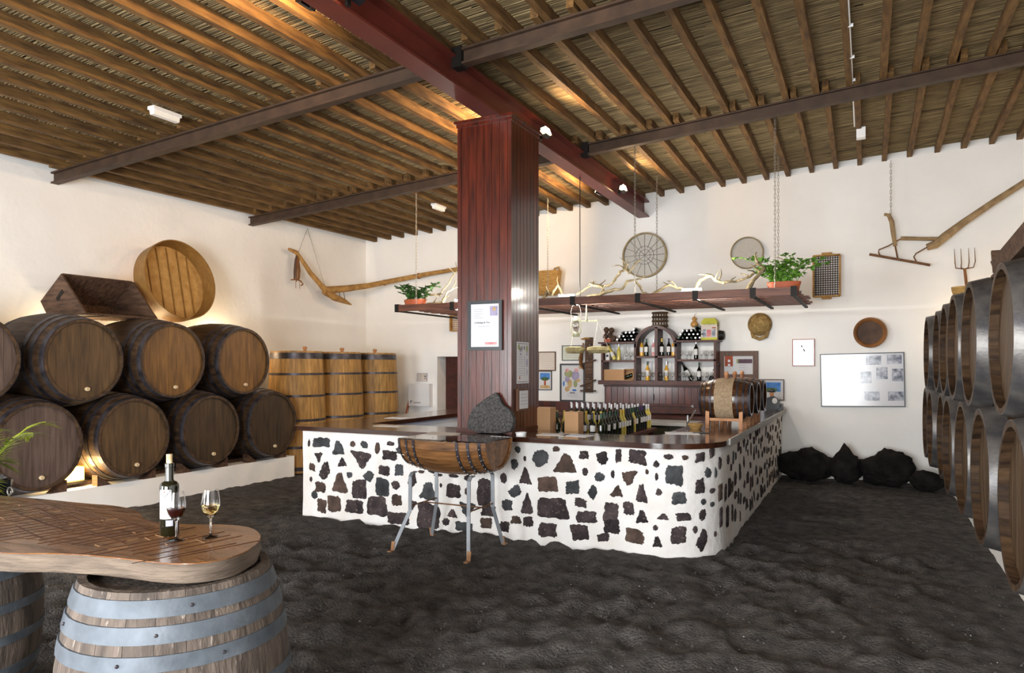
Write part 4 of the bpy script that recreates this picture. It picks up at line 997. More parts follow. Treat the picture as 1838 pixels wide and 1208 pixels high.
# dark wainscot rail and low back counter
wn = thing('back_counter', 'long low dark wood counter against the back wall', 'counter', (-3.7, 12.0, 0))
MB().b2(-1.85, 1.95, -.35, .26, 0, .88).build('carcass', M['mahogd'], wn); MB().b2(-1.9, 2.0, -.4, .27, .88, .93).build('worktop', M['mahogd'], wn)
MB().b2(-1.9, .95, .2, .26, .93, 1.1).build('splash_board', M['mahog'], wn)
fr = thing('louvred_cabinet', 'dark olive cabinet with louvred doors behind the bar', 'cabinet', (-2.65, 11.1, 0))
MB().b2(-.75, .72, -.26, .26, 0, .84).build('carcass', M['green'], fr); MB().b2(-.78, .75, -.3, .28, .84, .89).build('top', M['edgegrey'], fr)
for dx in (-.37, .36):
    d = MB().b2(-.32, .32, -.02, .02, .06, .8).build('door', M['green'], fr, loc=(dx, -.27, 0))
    for k in range(11): MB().b2(-.25, .25, -.03, 0, -.012, .012).build('slat', M['green'], d, loc=(0, -.016, .14+.055*k), rot=(.5, 0, 0))
    MB().ball((-.28 if dx > 0 else .28, -.04, .6), .014, 8, 5).build('knob', M['chrome'], d)
# things on the shelf unit ------------------------------------------------
SX = -3.185; SZ = 1.43
B1 = wine_bottle('dark bottle standing at the left of the arched bay, gold capsule', (SX-.29, 12.05, SZ+.49), M['amber'], M['caps_black'], M['label'], .29)
wine_bottle('dark green wine bottle, second in the arched bay', (SX-.2, 12.02, SZ+.49), M['greenglass'], M['caps_green'], M['label'], .3)
wine_bottle('pale pink wine bottle beside the centre post of the arched bay', (SX-.08, 12.05, SZ+.49), M['pinkp'], M['caps_white'], M['label'], .29)
wine_bottle('amber wine bottle just right of the arched bay post', (SX+.07, 12.02, SZ+.49), M['darkglass'], M['caps_gold'], M['label'], .3)
wine_bottle('dark wine bottle with a purple capsule in the arched bay', (SX+.18, 12.05, SZ+.49), M['darkglass'], M['caps_purple'], M['label'], .3)
wine_bottle('amber wine bottle at the right end of the arched bay', (SX+.27, 12.02, SZ+.49), M['amber'], M['caps_purple'], M['label'], .29)
wine_bottle('golden wine bottle low in the arched bay, left of the post', (SX-.2, 12.1, SZ+.07), M['amber'], M['caps_green'], M['label'], .33)
wine_bottle('golden wine bottle low in the arched bay, right of the post', (SX+.13, 12.1, SZ+.07), M['amber'], M['caps_white'], M['label'], .33)
wine_bottle('slim yellow wine bottle on the upper left shelf', (SX-.7, 12.05, SZ+.42), M['yellowwine'], M['caps_white'], None, .3, .033)
wine_bottle('clear empty bottle on the upper left shelf', (SX-.6, 12.1, SZ+.42), M['glass'], None, None, .3, .03)
wine_bottle('yellow wine bottle lying tilted on the upper left shelf', (SX-.78, 12.08, SZ+.43), M['yellowwine'], M['caps_gold'], M['label'], .28, .036, rot=(0, -.45, 0))
wine_bottle('dark red wine bottle standing among glasses on the upper right shelf', (SX+.65, 12.0, SZ+.43), M['darkglass'], M['caps_white'], M['label'], .32)
wine_bottle('dark wine bottle with a pale label on the lower right shelf', (SX+.69, 12.05, SZ+.07), M['darkglass'], M['caps_green'], M['label'], .31)
wine_bottle('black wine bottle leaning right on the lower right shelf', (SX+.56, 12.12, SZ+.08), M['darkglass'], M['caps_black'], M['label'], .36, .04, rot=(0, -.55, 0))
wine_bottle('black wine bottle leaning against the right side of the shelf', (SX+.86, 12.12, SZ+.08), M['darkglass'], M['caps_black'], M['label'], .33, .04, rot=(0, .45, 0))
t = thing('carton', 'small white carton at the left end of the upper left shelf', 'box', (SX-.9, 12.05, SZ+.42))
MB().b2(-.035, .035, -.035, .035, 0, .14).build('body', M['label'], t); MB().b2(-.02, .02, -.037, -.035, .06, .1).build('print', M['ink'], t)
t = thing('wooden_gift_box', 'open pale wooden box with a bottle on the lower left shelf', 'box', (SX-.68, 12.02, SZ+.07))
MB().b2(-.27, .1, -.05, .08, 0, .19).build('body', M['carton'], t); MB().b2(.1, .27, .07, .08, 0, .2).b2(.255, .27, -.05, .07, 0, .2).b2(.1, .27, -.05, .07, 0, .012).b2(.1, .27, -.05, .07, .188, .2).build('open_end', M['carton'], t)
MB().lathe([(.032, -.02), (.035, 0), (.035, .1), (.014, .14), (0, .14)], 12, c=(.13, 0, .06), mat=Matrix.Rotation(1.2, 3, 'Y')).build('inner_bottle', M['greenglass'], t)
gl0 = None
gpos = [('upper right shelf', SX+x, y, SZ+.43) for x, y in ((.4, 12.0), (.5, 12.02), (.54, 12.1), (.74, 12.0), (.79, 12.08), (.83, 12.0), (.88, 12.08), (.92, 12.0))]
gpos += [('lower right shelf', SX+x, y, SZ+.07) for x, y in ((.38, 11.98), (.43, 12.05), (.48, 11.98), (.53, 12.0), (.6, 12.0), (.63, 12.1), (.76, 11.99), (.8, 12.05), (.84, 11.98), (.91, 11.99))]
gpos += [('lower arched bay', SX+x, y, SZ+.07) for x, y in ((-.32, 11.99), (-.27, 12.03), (-.13, 11.99), (-.23, 11.98), (-.08, 12.02), (.05, 11.99), (.09, 12.0), (.18, 11.99), (.25, 12.02))]
gpos += [('upper left shelf', SX+x, y, SZ+.42) for x, y in ((-.55, 12.0), (-.47, 12.0), (-.42, 12.06))]
cnt = {}
for sh_, x, y, z in gpos:
    i = cnt.get(sh_, 0); cnt[sh_] = i+1
    lab = 'small empty stem glass on the %s, %s from the left' % (sh_, ORD[i])
    if gl0 is None:
        gl0 = tag(MB().lathe([(0, 0)]+glass_profile(.72), 14).build('stem_glass', M['glass'], loc=(x, y, z), sharp=60), lab, 'glass', 'stem glasses on the back bar')
    else:
        o = gl0.copy(); COL.objects.link(o); o.location = (x, y, z); o['label'] = lab
# bottles lying in stacks on the shelf top: necks and ends face the room
def lying(label, x, z, capm, group):
    b = thing('lying_bottle', label, 'bottle', (x, 12.25, z), (PI/2, 0, 0), group)
    MB().lathe([(.03, 0), (.034, .01), (.034, .19), (.026, .21), (.0135, .235), (.0135, .3), (0, .3)], 12).build('glass_body', M['darkglass'], b)
    MB().lathe([(.0145, .245), (.0145, .303), (0, .304)], 10).build('capsule', M[capm], b)
for (bx, bz, rowsn, gname, caps) in ((SX-.70, SZ+.745, (5, 4, 4, 1), 'left', ('caps_white', 'caps_black', 'caps_black', 'caps_white')), (SX+.37, SZ+.755, (6, 6, 5, 2), 'right', ('caps_white', 'caps_green', 'caps_white', 'caps_green'))):
    for rI, nI in enumerate(rowsn):
        for i in range(nI):
            off = (.035*rI if gname == 'right' else .07*.6*rI)
            if rI == 3: off += .17
            lying('dark wine bottle in the %s shelf-top stack, row %s from below, %s' % (gname, ('one', 'two', 'three', 'four')[rI], ORD[i]), bx+off+.07*i, bz+.034+.059*rI, R.choice(caps), 'wine bottles stacked on the shelf top')
t = thing('dried_cactus_fruit', 'bunch of dried dark fruit at the left end of the shelf top', 'ornament', (SX-.87, 12.08, SZ+.74))
for k in range(9): MB().ball((R.uniform(-.09, .08), R.uniform(-.03, .03), .04+R.uniform(0, .19)), (R.uniform(.035, .055),)*3, 9, 6, .12, k).build('fruit', M['grape'], t)
MB().b2(-.1, .02, -.04, .04, 0, .06).build('block', M['redp'], t)
t = thing('gourd', 'dried two-lobed gourd standing on the right bottle stack', 'gourd', (SX+.6, 12.1, SZ+.97))
MB().lathe([(.03, 0), (.06, .025), (.065, .055), (.045, .09), (.028, .105), (.04, .125), (.042, .145), (.022, .17), (.008, .18), (.006, .2), (0, .2)], 18).build('body', M['gourd'], t); MB().tube([(0, 0, .19), (.01, 0, .21), (.035, 0, .23)], .004, 5).build('stalk', M['grape'], t)
t = thing('gift_pack', 'lime and white cardboard wine gift pack on the shelf top', 'box', (SX+.86, 12.05, SZ+.75))
MB().b2(-.13, .13, -.05, .05, 0, .26).build('body', M['paperw'], t)
MB().prism([(-.13, .22), (.13, .22), (.13, .30), (.085, .36), (-.085, .36), (-.13, .30)], .1, Matrix.Translation((0, .0505, 0)) @ Matrix.Rotation(PI/2, 4, 'X')).build('lid', M['lime'], t)
MB().b2(-.13, .13, -.052, -.05, 0, .04).build('base_band', M['lime'], t)
for sx in (-1, 1): MB().b2(sx*.075-.03, sx*.075+.03, -.052, -.05, .05, .18).build('window', M['photo'], t)
MB().b2(-.035, .035, -.0525, -.05, .05, .17).build('picture', M['pinkp'], t); MB().b2(.05, .11, -.0525, -.05, .19, .21).build('stamp', M['redp'], t)
def text(parent, s, loc, size, mat, rot=(PI/2, 0, 0), nm='lettering'):
    c = bpy.data.curves.new(nm, 'FONT'); c.body = s; c.size = size; c.align_x = 'CENTER'; c.align_y = 'CENTER'; c.extrude = .0006
    tmp = bpy.data.objects.new(nm, c); COL.objects.link(tmp); dg = bpy.context.evaluated_depsgraph_get()
    me = bpy.data.meshes.new_from_object(tmp.evaluated_get(dg)); bpy.data.objects.remove(tmp)
    me.materials.clear(); me.materials.append(M[mat]); o = put(nm, me, parent, loc, rot); return o
text(t, 'La Geria', (0, -.053, .265), .055, 'limed')
tag(MB().lathe([(.075, -.07), (.085, 0), (.07, .07), (0, .08)], 16, mat=Matrix.Rotation(PI/2, 3, 'Y')).build('dark_jug', M['blackiron'], loc=(SX+1.0, 12.18, SZ+.83)), 'dark rounded jug lying behind the lime gift pack', 'jug')
t = thing('cane_basket', 'dark slatted cane basket standing above the shelf arch', 'basket', (-3.17, 12.1, SZ+.99))
for k in range(16):
    a = 2*PI*k/16; MB().bar((.13*math.cos(a), .11*math.sin(a), .0), (.12*math.cos(a), .1*math.sin(a), .25), .018, .008, (math.cos(a), math.sin(a), 0)).build('slat', M['wickerd'], t)
for z in (.02, .1, .17, .24): MB().lathe([(.125, z-.014), (.14, z-.012), (.14, z+.012), (.125, z+.014)], 20, sy=.85, cap=False).build('hoop', M['wickerd'], t)

# ================================================================== ON THE WALLS
WY = YB
def framed(name, lab, cat, cx_, cz, w_, h_, fw, fmat, pmat, extra=None, y=WY, tilt=0, mat=None):
    t = thing(name, lab, cat, (cx_, y, cz), (0, tilt, 0))
    for nm, x0, x1, z0, z1 in (('frame_side', -w_/2, -w_/2+fw, -h_/2, h_/2), ('frame_side', w_/2-fw, w_/2, -h_/2, h_/2), ('frame_rail', -w_/2+fw, w_/2-fw, h_/2-fw, h_/2), ('frame_rail', -w_/2+fw, w_/2-fw, -h_/2, -h_/2+fw)):
        MB().b2(x0, x1, -.028, -.004, z0, z1).build(nm, M[fmat], t)
    MB().b2(-w_/2+fw*.5, w_/2-fw*.5, -.015, -.005, -h_/2+fw*.5, h_/2-fw*.5).build('print', M[pmat], t)
    return t
def pb(t, nm, x0, x1, z0, z1, mt, d=.0165): return MB().b2(x0, x1, -d, -.0145, z0, z1).build(nm, M[mt], t)
def lines(t, x0, x1, z0, z1, n, mt='inkl', h=.004, d=.0165):
    for i in range(n):
        z = z1-(z1-z0)*i/max(1, n-1); x = x0+(x1-x0)*R.uniform(.7, 1); pb(t, 'print_line', x0, x, z-h/2, z+h/2, mt, d)
t = framed('wall_certificate', 'certificate in a brown frame beside the pillar, above the tree picture', 'picture', -5.36, 1.84, .36, .36, .018, 'brownfr', 'paperw'); lines(t, -.12, .13, -.12, .12, 7, 'inkl', .005)
t = framed('wall_certificate', 'pale green certificate in a thin dark frame behind the balance pans', 'picture', -4.85, 1.99, .41, .28, .012, 'blackfr', 'papergreen'); lines(t, -.14, .15, -.08, .06, 5, 'inkl', .005)
t = framed('tree_picture', 'small framed picture of a tree under a blue sky', 'picture', -5.40, 1.48, .28, .36, .014, 'blackfr', 'paper')
pb(t, 'sky', -.1, .1, .02, .14, 'bluep'); pb(t, 'ground', -.1, .1, -.15, -.09, 'ochrep'); pb(t, 'trunk', -.02, .02, -.09, .0, 'redp', .0172); MB().ball((0, -.016, .03), (.085, .003, .035), 12, 6).build('crown', M['leafd'], t)
t = framed('plant_poster', 'tall framed poster with a coloured plant drawing', 'poster', -4.85, 1.445, .49, .7, .03, 'blackfr', 'paper')
for x, z, a, b, mt in ((-.07, .16, .09, .07, 'greenp'), (.06, .13, .08, .09, 'violetp'), (-.1, .06, .05, .06, 'violetp'), (-.05, -.02, .05, .08, 'ochrep'), (.06, -.02, .04, .07, 'greenp'), (.11, .04, .05, .03, 'ochrep'), (-.1, .22, .04, .04, 'pinkp'), (.08, .23, .04, .04, 'pinkp'), (-.1, -.12, .045, .05, 'ochrep'), (.04, -.14, .045, .02, 'bluep'), (-.17, -.02, .02, .05, 'bluep'), (.15, .28, .03, .03, 'ochrep')):
    MB().ball((x, -.016, z), (a, .002, b), 12, 6).build('drawing', M[mt], t)
lines(t, -.1, .12, -.26, -.2, 4, 'inkl', .005); pb(t, 'title', -.05, .05, -.195, -.18, 'ink')
# old threshing board with knobs and a leather bottle
t = thing('threshing_board', 'narrow dark wooden board with metal studs and pegs on the wall', 'board', (-4.52, WY, 1.27))
MB().b2(-.07, .07, -.05, -.005, 0, 1.0).build('plank', M['boxwood'], t)
for z in (.08, .25, .42, .58, .7, .86): MB().lathe([(.012, 0), (.014, .012), (0, .018)], 10, c=(R.uniform(-.03, .03), -.05, z), mat=Matrix.Rotation(PI/2, 3, 'X')).build('stud', M['chrome'], t)
for z, a in ((.03, 0), (.17, .12), (.55, .08)): MB().bar((-.16, -.06, z-a/2), (.14, -.06, z+a/2), .025, .025).build('peg', M['boxwood'], t)
MB().tube([(-.14, -.06, .97), (-.06, -.08, .98), (.02, -.06, .98)], [.012, .02, .016], 7).build('hook', M['plough'], t)
MB().tube([(-.1, -.06, .9), (-.12, -.07, .75), (-.15, -.07, .62), (-.14, -.07, .5), (-.1, -.06, .42)], [.02, .05, .06, .055, .02], 9, squash=.5).build('hide_flask', M['leather'], t)
# sieves
t = thing('large_round_sieve', 'large round wire sieve with a bent wood rim high on the back wall', 'sieve', (-3.48, WY-.04, 3.69), (PI/2, 0, 0))
MB().lathe([(.37, -.03), (.395, -.03), (.395, .05), (.37, .05), (.37, -.03)], 40, cap=False).build('rim', M['hoopw'], t)
MB().lathe([(0, .0), (.372, .0), (.372, .004), (0, .004)], 40).build('mesh', M['mesh'], t)
for k in range(16): a = 2*PI*k/16; MB().tube([(0 if k % 2 == 0 else .13*math.cos(a), 0 if k % 2 == 0 else .13*math.sin(a), .012), (.37*math.cos(a), .37*math.sin(a), .012)], .004, 5).build('spoke', M['wire'], t)
for r_ in (.1, .16): MB().lathe([(r_-.004, .009), (r_+.004, .009), (r_+.004, .015), (r_-.004, .015), (r_-.004, .009)], 28, cap=False).build('ring', M['wire'], t)
t = thing('small_round_sieve', 'small plain round sieve high on the back wall above the ivy', 'sieve', (-1.76, WY-.04, 3.61), (PI/2, 0, 0))
MB().lathe([(.245, -.03), (.262, -.03), (.262, .04), (.245, .04), (.245, -.03)], 36, cap=False).build('rim', M['hoopw'], t); MB().lathe([(0, 0), (.248, 0), (.248, .004), (0, .004)], 36).build('mesh', M['mesh'], t)
# straw basket on the wall by the pillar
t = thing('straw_basket', 'golden straw basket with a handle hanging beside the pillar', 'basket', (-5.26, WY-.17, 3.06))
MB().lathe([(0, 0), (.19, 0), (.21, .05), (.24, .3), (.255, .42), (.25, .44), (.235, .43), (.22, .3), (.19, .03), (0, .03)], 26, sy=.6).build('body', M['wicker'], t)
MB().tube([(.05, .1, .43), (.08, .1, .5), (.16, .1, .52), (.2, .08, .44)], .016, 8).build('handle', M['wicker'], t)
# rectangular lattice tray
def lattice(name, lab, cx_, cz, w_, h_, nx_, nz_, ear=True, wm='wickerd', fm='plough'):
    t = thing(name, lab, 'tray', (cx_, WY-.05, cz))
    for s in (-1, 1):
        MB().b2(s*w_/2-.012, s*w_/2+.012, -.05, .05, -h_/2, h_/2).build('frame_side', M[fm], t)
        MB().b2(-w_/2, w_/2, -.05, .05, s*h_/2-.012, s*h_/2+.012).build('frame_rail', M[fm], t)
        if ear: MB().b2(-.07, .07, -.03, .03, s*(h_/2+.02)-.025, s*(h_/2+.02)+.025).build('ear_handle', M[fm], t)
    for i in range(1, nx_): x = -w_/2+w_*i/nx_; MB().b2(x-.006, x+.006, .028, .036, -h_/2, h_/2).build('lattice_strip', M[wm], t)
    for i in range(1, nz_): z = -h_/2+h_*i/nz_; MB().b2(-w_/2, w_/2, .034, .042, z-.006, z+.006).build('lattice_strip', M[wm], t)
    return t
lattice('lattice_tray', 'rectangular open lattice tray with wooden frame high on the back wall', -.56, 3.165, .38, .64, 11, 18)
lattice('lattice_tray', 'small woven lattice tray half hidden behind the pillar under the rack', -7.22, 2.6, .42, .3, 9, 7, False, 'plough', 'plough')
# coiled straw dome, wooden bowl
MBd = MB().lathe([(.0, .16), (.06, .155), (.13, .12), (.17, .06), (.185, 0), (.17, 0), (.12, .1), (0, .13)], 28, mat=Matrix.Rotation(PI/2, 3, 'X'))
t = thing('straw_dome', 'domed coiled straw basket hung on the back wall', 'basket', (-1.56, WY-.02, 2.43))
MBd.build('dome', M['straw'], t)
for k in range(6):
    a = .2+k*.22; r_ = .185*math.cos(a)+.002; z = .16*math.sin(a)
    MB().lathe([(r_-.007, z), (r_, z+.007), (r_+.006, z), (r_, z-.006), (r_-.007, z)], 26, mat=Matrix.Rotation(PI/2, 3, 'X'), cap=False).build('coil', M['straw'], t)
MB().tube([(-.12, -.02, -.12), (-.1, -.05, -.2), (.0, -.06, -.24), (.1, -.05, -.2), (.12, -.02, -.12)], .03, 8).build('tail', M['straw'], t)
t = thing('wooden_bowl', 'dark round wooden bowl hung on the back wall above the photo board', 'bowl', (.05, WY-.02, 2.26), (PI/2, 0, 0))
MB().lathe([(0, .0), (.17, .0), (.215, .05), (.232, .1), (.222, .112), (.2, .1), (.17, .04), (0, .03)], 30).build('bowl', M['leather'], t)
MB().lathe([(0, .031), (.165, .041), (.172, .045), (0, .036)], 30).build('dark_floor', M['grape'], t)
# frames on the right
t = framed('silver_print', 'small framed crinkled silver sheet left of the photo board', 'picture', -.9, 1.965, .33, .43, .009, 'redp', 'photol')
for k in range(5): MB().box((R.uniform(-.1, .1), -.016, R.uniform(-.12, .12)), (.02, .004, R.uniform(.1, .2)), Matrix.Rotation(R.uniform(-.6, .6), 3, 'Y')).build('crease', M['photol'], t)
t = framed('photo_board', 'large framed board of many small photographs on the back wall', 'picture board', -.065, 1.535, 1.17, .83, .014, 'blackfr', 'glossboard', tilt=math.radians(-1.2))
for px, pz_, w_, h_, mt in ((.17, .3, .21, .14, 'photo'), (.45, .31, .2, .14, 'photo'), (.06, .04, .15, .18, 'photo'), (.28, .1, .155, .18, 'photo'), (.49, .07, .15, .19, 'photo'), (.14, -.25, .21, .14, 'photo'), (.46, -.25, .21, .14, 'photo'),
                            (-.1, .31, .2, .13, 'photol'), (-.38, .3, .24, .14, 'photol'), (-.16, .12, .1, .12, 'photol'), (-.18, -.0, .2, .12, 'photol'), (-.43, .02, .14, .1, 'photol'), (-.14, -.24, .15, .18, 'photol'), (-.4, -.22, .14, .18, 'photol')):  # glare over the left half is put into these paler prints
    pb(t, 'photograph', px-w_/2, px+w_/2, pz_-h_/2, pz_+h_/2, mt)
t = framed('bar_certificate', 'certificate in a broad brown wooden frame right of the shelf', 'picture', -1.9, 1.765, .63, .47, .085, 'brownfr', 'paper', y=WY)
pb(t, 'red_panel', -.22, -.09, -.02, .15, 'redp'); pb(t, 'seal', -.17, -.13, .05, .09, 'photol', .0175); pb(t, 'seal', -.17, -.13, -.015, .02, 'photol', .0175); pb(t, 'plum_panel', -.0, .22, .03, .1, 'plum'); pb(t, 'olive_panel', -.03, .0, .03, .1, 'greenp'); lines(t, 0, .15, -.12, -.0, 4, 'inkl', .006); text(t, 'E', (.02, -.018, .005), .03, 'ink') if False else None
t = framed('landscape_print', 'framed landscape print on the back wall behind the small casks', 'picture', -1.43, 1.365, .48, .34, .012, 'brownfr', 'paper')
pb(t, 'sky_and_sea', -.19, .19, -.03, .12, 'bluep'); MB().ball((.03, -.016, .0), (.12, .002, .035), 12, 6).build('bushes', M['leafd'], t)
# on the pillar
t = framed('pillar_diploma', 'diploma in a black frame on the front of the pillar', 'picture', -3.58, 2.175, .41, .52, .035, 'blackfr', 'paper', y=PY0-.002)
pb(t, 'grey_shade', .0, .1, .0, .16, 'photol'); pb(t, 'blue_corner', .06, .15, .1, .2, 'violetp', .0168); MB().ball((.11, -.017, .17), (.02, .002, .022), 12, 6).build('seal', M['ochrep'], t); lines(t, -.13, -.02, .08, .17, 5, 'inkl', .004); pb(t, 'foot_band', -.14, .14, -.2, -.16, 'photol'); pb(t, 'foot_band', .0, .14, -.2, -.175, 'pinkp', .017)
text(t, 'La Bodega de Plata', (-.03, -.0175, .03), .024, 'ink'); lines(t, -.08, .08, -.01, -.01, 1, 'inkl', .004)
XS = PX1+.002
t = thing('price_list', 'white price list with grape drawings taped to the pillar side', 'poster', (XS, 6.87, 1.785), (0, 0, PI/2))
def ps(nm, x0, x1, z0, z1, mt, d=.003): return MB().b2(x0, x1, -d, -.0005, z0, z1).build(nm, M[mt], t)
ps('sheet', -.15, .15, -.22, .22, 'paper', .002)
ps('border', -.13, .13, .2, .205, 'ink'); ps('border', -.13, .13, -.205, -.2, 'ink')
for x, z, a, b, mt in ((-.1, .165, .03, .03, 'greenp'), (.1, .15, .03, .04, 'greenp'), (-.07, .14, .01, .03, 'plum'), (-.03, .15, .012, .03, 'plum'), (.03, .16, .012, .025, 'plum'), (.1, .1, .015, .03, 'violetp'), (-.06, .09, .02, .014, 'violetp'), (.1, .0, .02, .05, 'violetp'), (.1, -.1, .012, .04, 'violetp'), (-.08, -.16, .012, .02, 'redp')):
    MB().ball((x, -.003, z), (a, .0015, b), 10, 5).build('drawing', M[mt], t)
for k in range(9): ps('print_line', -.12, R.uniform(-.03, .02), .055-.024*k, .06-.024*k, 'inkl'); ps('price', .03, .05, .055-.024*k, .06-.024*k, 'ink')
t = thing('pillar_notice', 'small notice in a brown frame low on the pillar side', 'notice', (XS, 6.83, 1.395), (0, 0, PI/2))
ps('frame', -.125, .125, -.115, .115, 'brownfr', .03); ps('sheet', -.1, .105, -.095, .095, 'paper', .032)
for k in range(4): ps('print_line', -.08, .08, .055-.035*k, .061-.035*k, 'inkl', .034)
# electrical box and paper by the back door
t = thing('fuse_box', 'white fuse box on the back wall left of the doorway', 'fuse box', (-8.14, WY, 1.16))
MB().b2(-.25, .25, -.14, 0, -.23, .23).build('cabinet', M['box_el'], t); MB().b2(-.24, .24, -.15, -.141, -.22, .22).build('door', M['box_el'], t)
MB().b2(-.2, -.15, -.153, -.149, -.13, -.115).b2(-.2, -.185, -.153, -.149, -.17, -.13).build('emblem', M['ink'], t); MB().b2(-.12, .05, -.153, -.149, -.165, -.14).build('print_strip', M['inkl'], t)
t = framed('wall_note', 'small printed note pinned above the fuse box', 'paper', -8.14, 1.52, .24, .17, .006, 'inkl', 'paperw'); lines(t, -.08, 0, -.05, .05, 4, 'inkl', .006); pb(t, 'mark', .05, .09, .01, .03, 'ink'); pb(t, 'mark', .05, .09, -.03, -.015, 'ink')
tag(MB().tube([(0, 0, 0), (.2, .24, 1.28)], .016, 8).build('broom_handle', M['redp'], loc=(-8.57, 12.02, .02)), 'thin reddish pole leaning on the wall beside the fuse box', 'pole')
# plough hung across the left corner
pw = thing('hanging_plough', 'long pale wooden plough hung across the left corner of the room', 'plough', (-9.3, 10.75, 3.2))
def rel(p): return Vector(p)-Vector((-9.3, 10.75, 3.2))
MB().tube([rel(p) for p in ((-9.42, 9.85, 3.88), (-9.4, 10.02, 3.84), (-9.38, 10.12, 3.74), (-9.36, 10.35, 3.5), (-9.33, 10.6, 3.3), (-9.3, 10.75, 3.18))], [.025, .04, .036, .045, .05, .07], 9).build('handle', M['plough'], pw)
MB().tube([rel(p) for p in ((-9.3, 10.66, 3.18), (-9.27, 10.95, 3.08), (-9.25, 11.2, 3.03), (-9.25, 11.4, 2.98))], [.06, .07, .05, .015], 9).build('share_beam', M['plough'], pw)
MB().tube([rel(p) for p in ((-9.3, 10.7, 3.2), (-9.2, 11.2, 3.28), (-9.05, 11.7, 3.38), (-8.6, 12.0, 3.5), (-7.9, 12.12, 3.6), (-7.0, 12.15, 3.68))], [.075, .065, .055, .05, .045, .035], 9).build('draught_pole', M['plough'], pw)
for p in ((-9.18, 11.28, 3.29), (-8.8, 11.9, 3.45), (-8.1, 12.1, 3.57)): MB().ball(rel(p), (.062, .062, .062), 8, 5).build('binding', M['leather'], pw)
MB().tube([rel(p) for p in ((-9.585, 10.52, 4.38), (-9.42, 10.1, 3.86))], .004, 5).build('hanging_chain', M['chain'], pw)
MB().tube([rel(p) for p in ((-9.585, 10.52, 4.38), (-9.33, 10.72, 3.28))], .006, 5).build('hanging_chain', M['chain'], pw)
for k in range(8): MB().box(rel((-9.24+.004*k, 11.0+.03*k, 3.14+.01*(k % 2))), (.01, .01, .16), Matrix.Rotation(.3, 3, 'X')).build('brace_wire', M['wire'], pw) if k in (1, 5) else None
st = thing('leather_harness', 'old leather harness straps dangling from the plough handle', 'harness', (-9.4, 10.02, 3.3))
for dy, z1, mt in ((-.06, .04, 'grape'), (-.01, .0, 'leather'), (.04, .03, 'leather'), (.07, .05, 'leather')): MB().tube([(0, .02, .52), (.02, dy*.6, .4), (.02, dy, .2), (.01, dy*.9, z1)], [.012, .02, .022, .018], 6, squash=.35).build('strap', M[mt], st)
MB().tube([(.01, -.14, .02), (.02, 0, .04), (.02, .1, .02), (.02, .16, -.03), (.02, .1, -.06)], .013, 6).build('buckle_strap', M['leather'], st)
for dy in (-.02, .08): MB().tube([(.01, dy, .02), (.01, dy, -.12)], .005, 5).build('lace', M['leather'], st)
# wooden yoke plough on the right of the back wall
rp = thing('rake_plough', 'wooden plough with iron rake blade and long pole on the back wall', 'plough', (.98, 12.2, 3.55))
def r2(x, z, y=12.16): return Vector((x-.98, y-12.2, z-3.55))
MB().tube([r2(.24, 4.04), r2(.30, 4.02), r2(.34, 3.92), r2(.36, 3.75), r2(.385, 3.55)], [.02, .03, .034, .032, .026], 9).build('handle', M['ploughg'], rp)
MB().tube([r2(.385, 3.56), r2(.42, 3.36)], .012, 7).build('handle_rod', M['rust'], rp)
MB().bar(r2(.04, 3.45), r2(.84, 3.235), .03, .035).build('rake_blade', M['rust'], rp)
MB().tube([r2(.46, 3.66), r2(.7, 3.635), r2(.95, 3.61), r2(1.1, 3.66)], [.03, .028, .032, .035], 8).build('cross_branch', M['ploughg'], rp)
MB().tube([r2(.8, 3.5), r2(.9, 3.53), r2(1.05, 3.66), r2(1.25, 3.82), r2(1.6, 4.07), r2(2.25, 4.5)], [.05, .06, .06, .05, .045, .04], 9).build('draught_pole', M['ploughg'], rp)
MB().tube([r2(.47, 3.66), r2(.3, 3.56), r2(.17, 3.51), r2(.165, 3.47), r2(.19, 3.41)], .01, 6).build('iron_brace', M['rust'], rp)
MB().tube([r2(.8, 3.5), r2(.66, 3.42), r2(.63, 3.37), r2(.67, 3.285)], .01, 6).build('iron_brace', M['rust'], rp)
chain_pts(.33-.98, 0, .45, zj(.3, 12.2)-3.55, 'hanging_chain', rp)
# pitchfork
pf = thing('pitchfork', 'small four pronged fork hung on the wall above the right barrels', 'fork', (1.3, WY-.06, 3.16))
MB().tube([(.03, 0, -.55), (0, 0, -.2), (-.02, 0, .0)], [.018, .02, .018], 8).build('handle', M['leather'], pf)
for dx, bx in ((-.13, -.05), (-.05, -.02), (.045, .02), (.12, .05)): MB().tube([(-.02, 0, 0), (bx*2.2-.02, 0, .02), (dx-.01, -.01, .1), (dx-.02, -.02, .3)], [.008, .008, .007, .003], 6).build('prong', M['rust'], pf)
# things on the left barrels
bx = thing('slanting_box', 'old dark wooden hopper box with a slanting open front on the upper left barrels', 'box', (-9.0, 6.05, 2.385))
PR = [(-.53, .2), (-.38, 0), (.4, 0), (-.1, .53)]     # end profile: back, base, slanting mouth, top (x, z)
for y in (-.5, .475): MB().prism(PR, .025, Matrix.Translation((0, y+.025, 0)) @ Matrix.Rotation(PI/2, 4, 'X')).build('end_board', M['boxwood'], bx)
MB().b2(-.38, .4, -.475, .475, 0, .022).build('base_board', M['boxwood'], bx)
MB().bar((-.53, 0, .2), (-.38, 0, 0), .95, .022, (1, 0, 1)).build('back_board', M['boxwood'], bx)
MB().bar((-.53, 0, .2), (-.1, 0, .53), .95, .022, (1, 0, -1)).build('top_board', M['boxwood'], bx)
MB().box((-.12, -.503, .26), (.16, .006, .05), Matrix.Rotation(-.7, 3, 'Y')).build('grip_slot', M['blackiron'], bx)
for y in (-.26, .26): MB().b2(-.4, .44, y-.04, y+.04, -.012, .004).build('batten', M['boxwood'], bx)
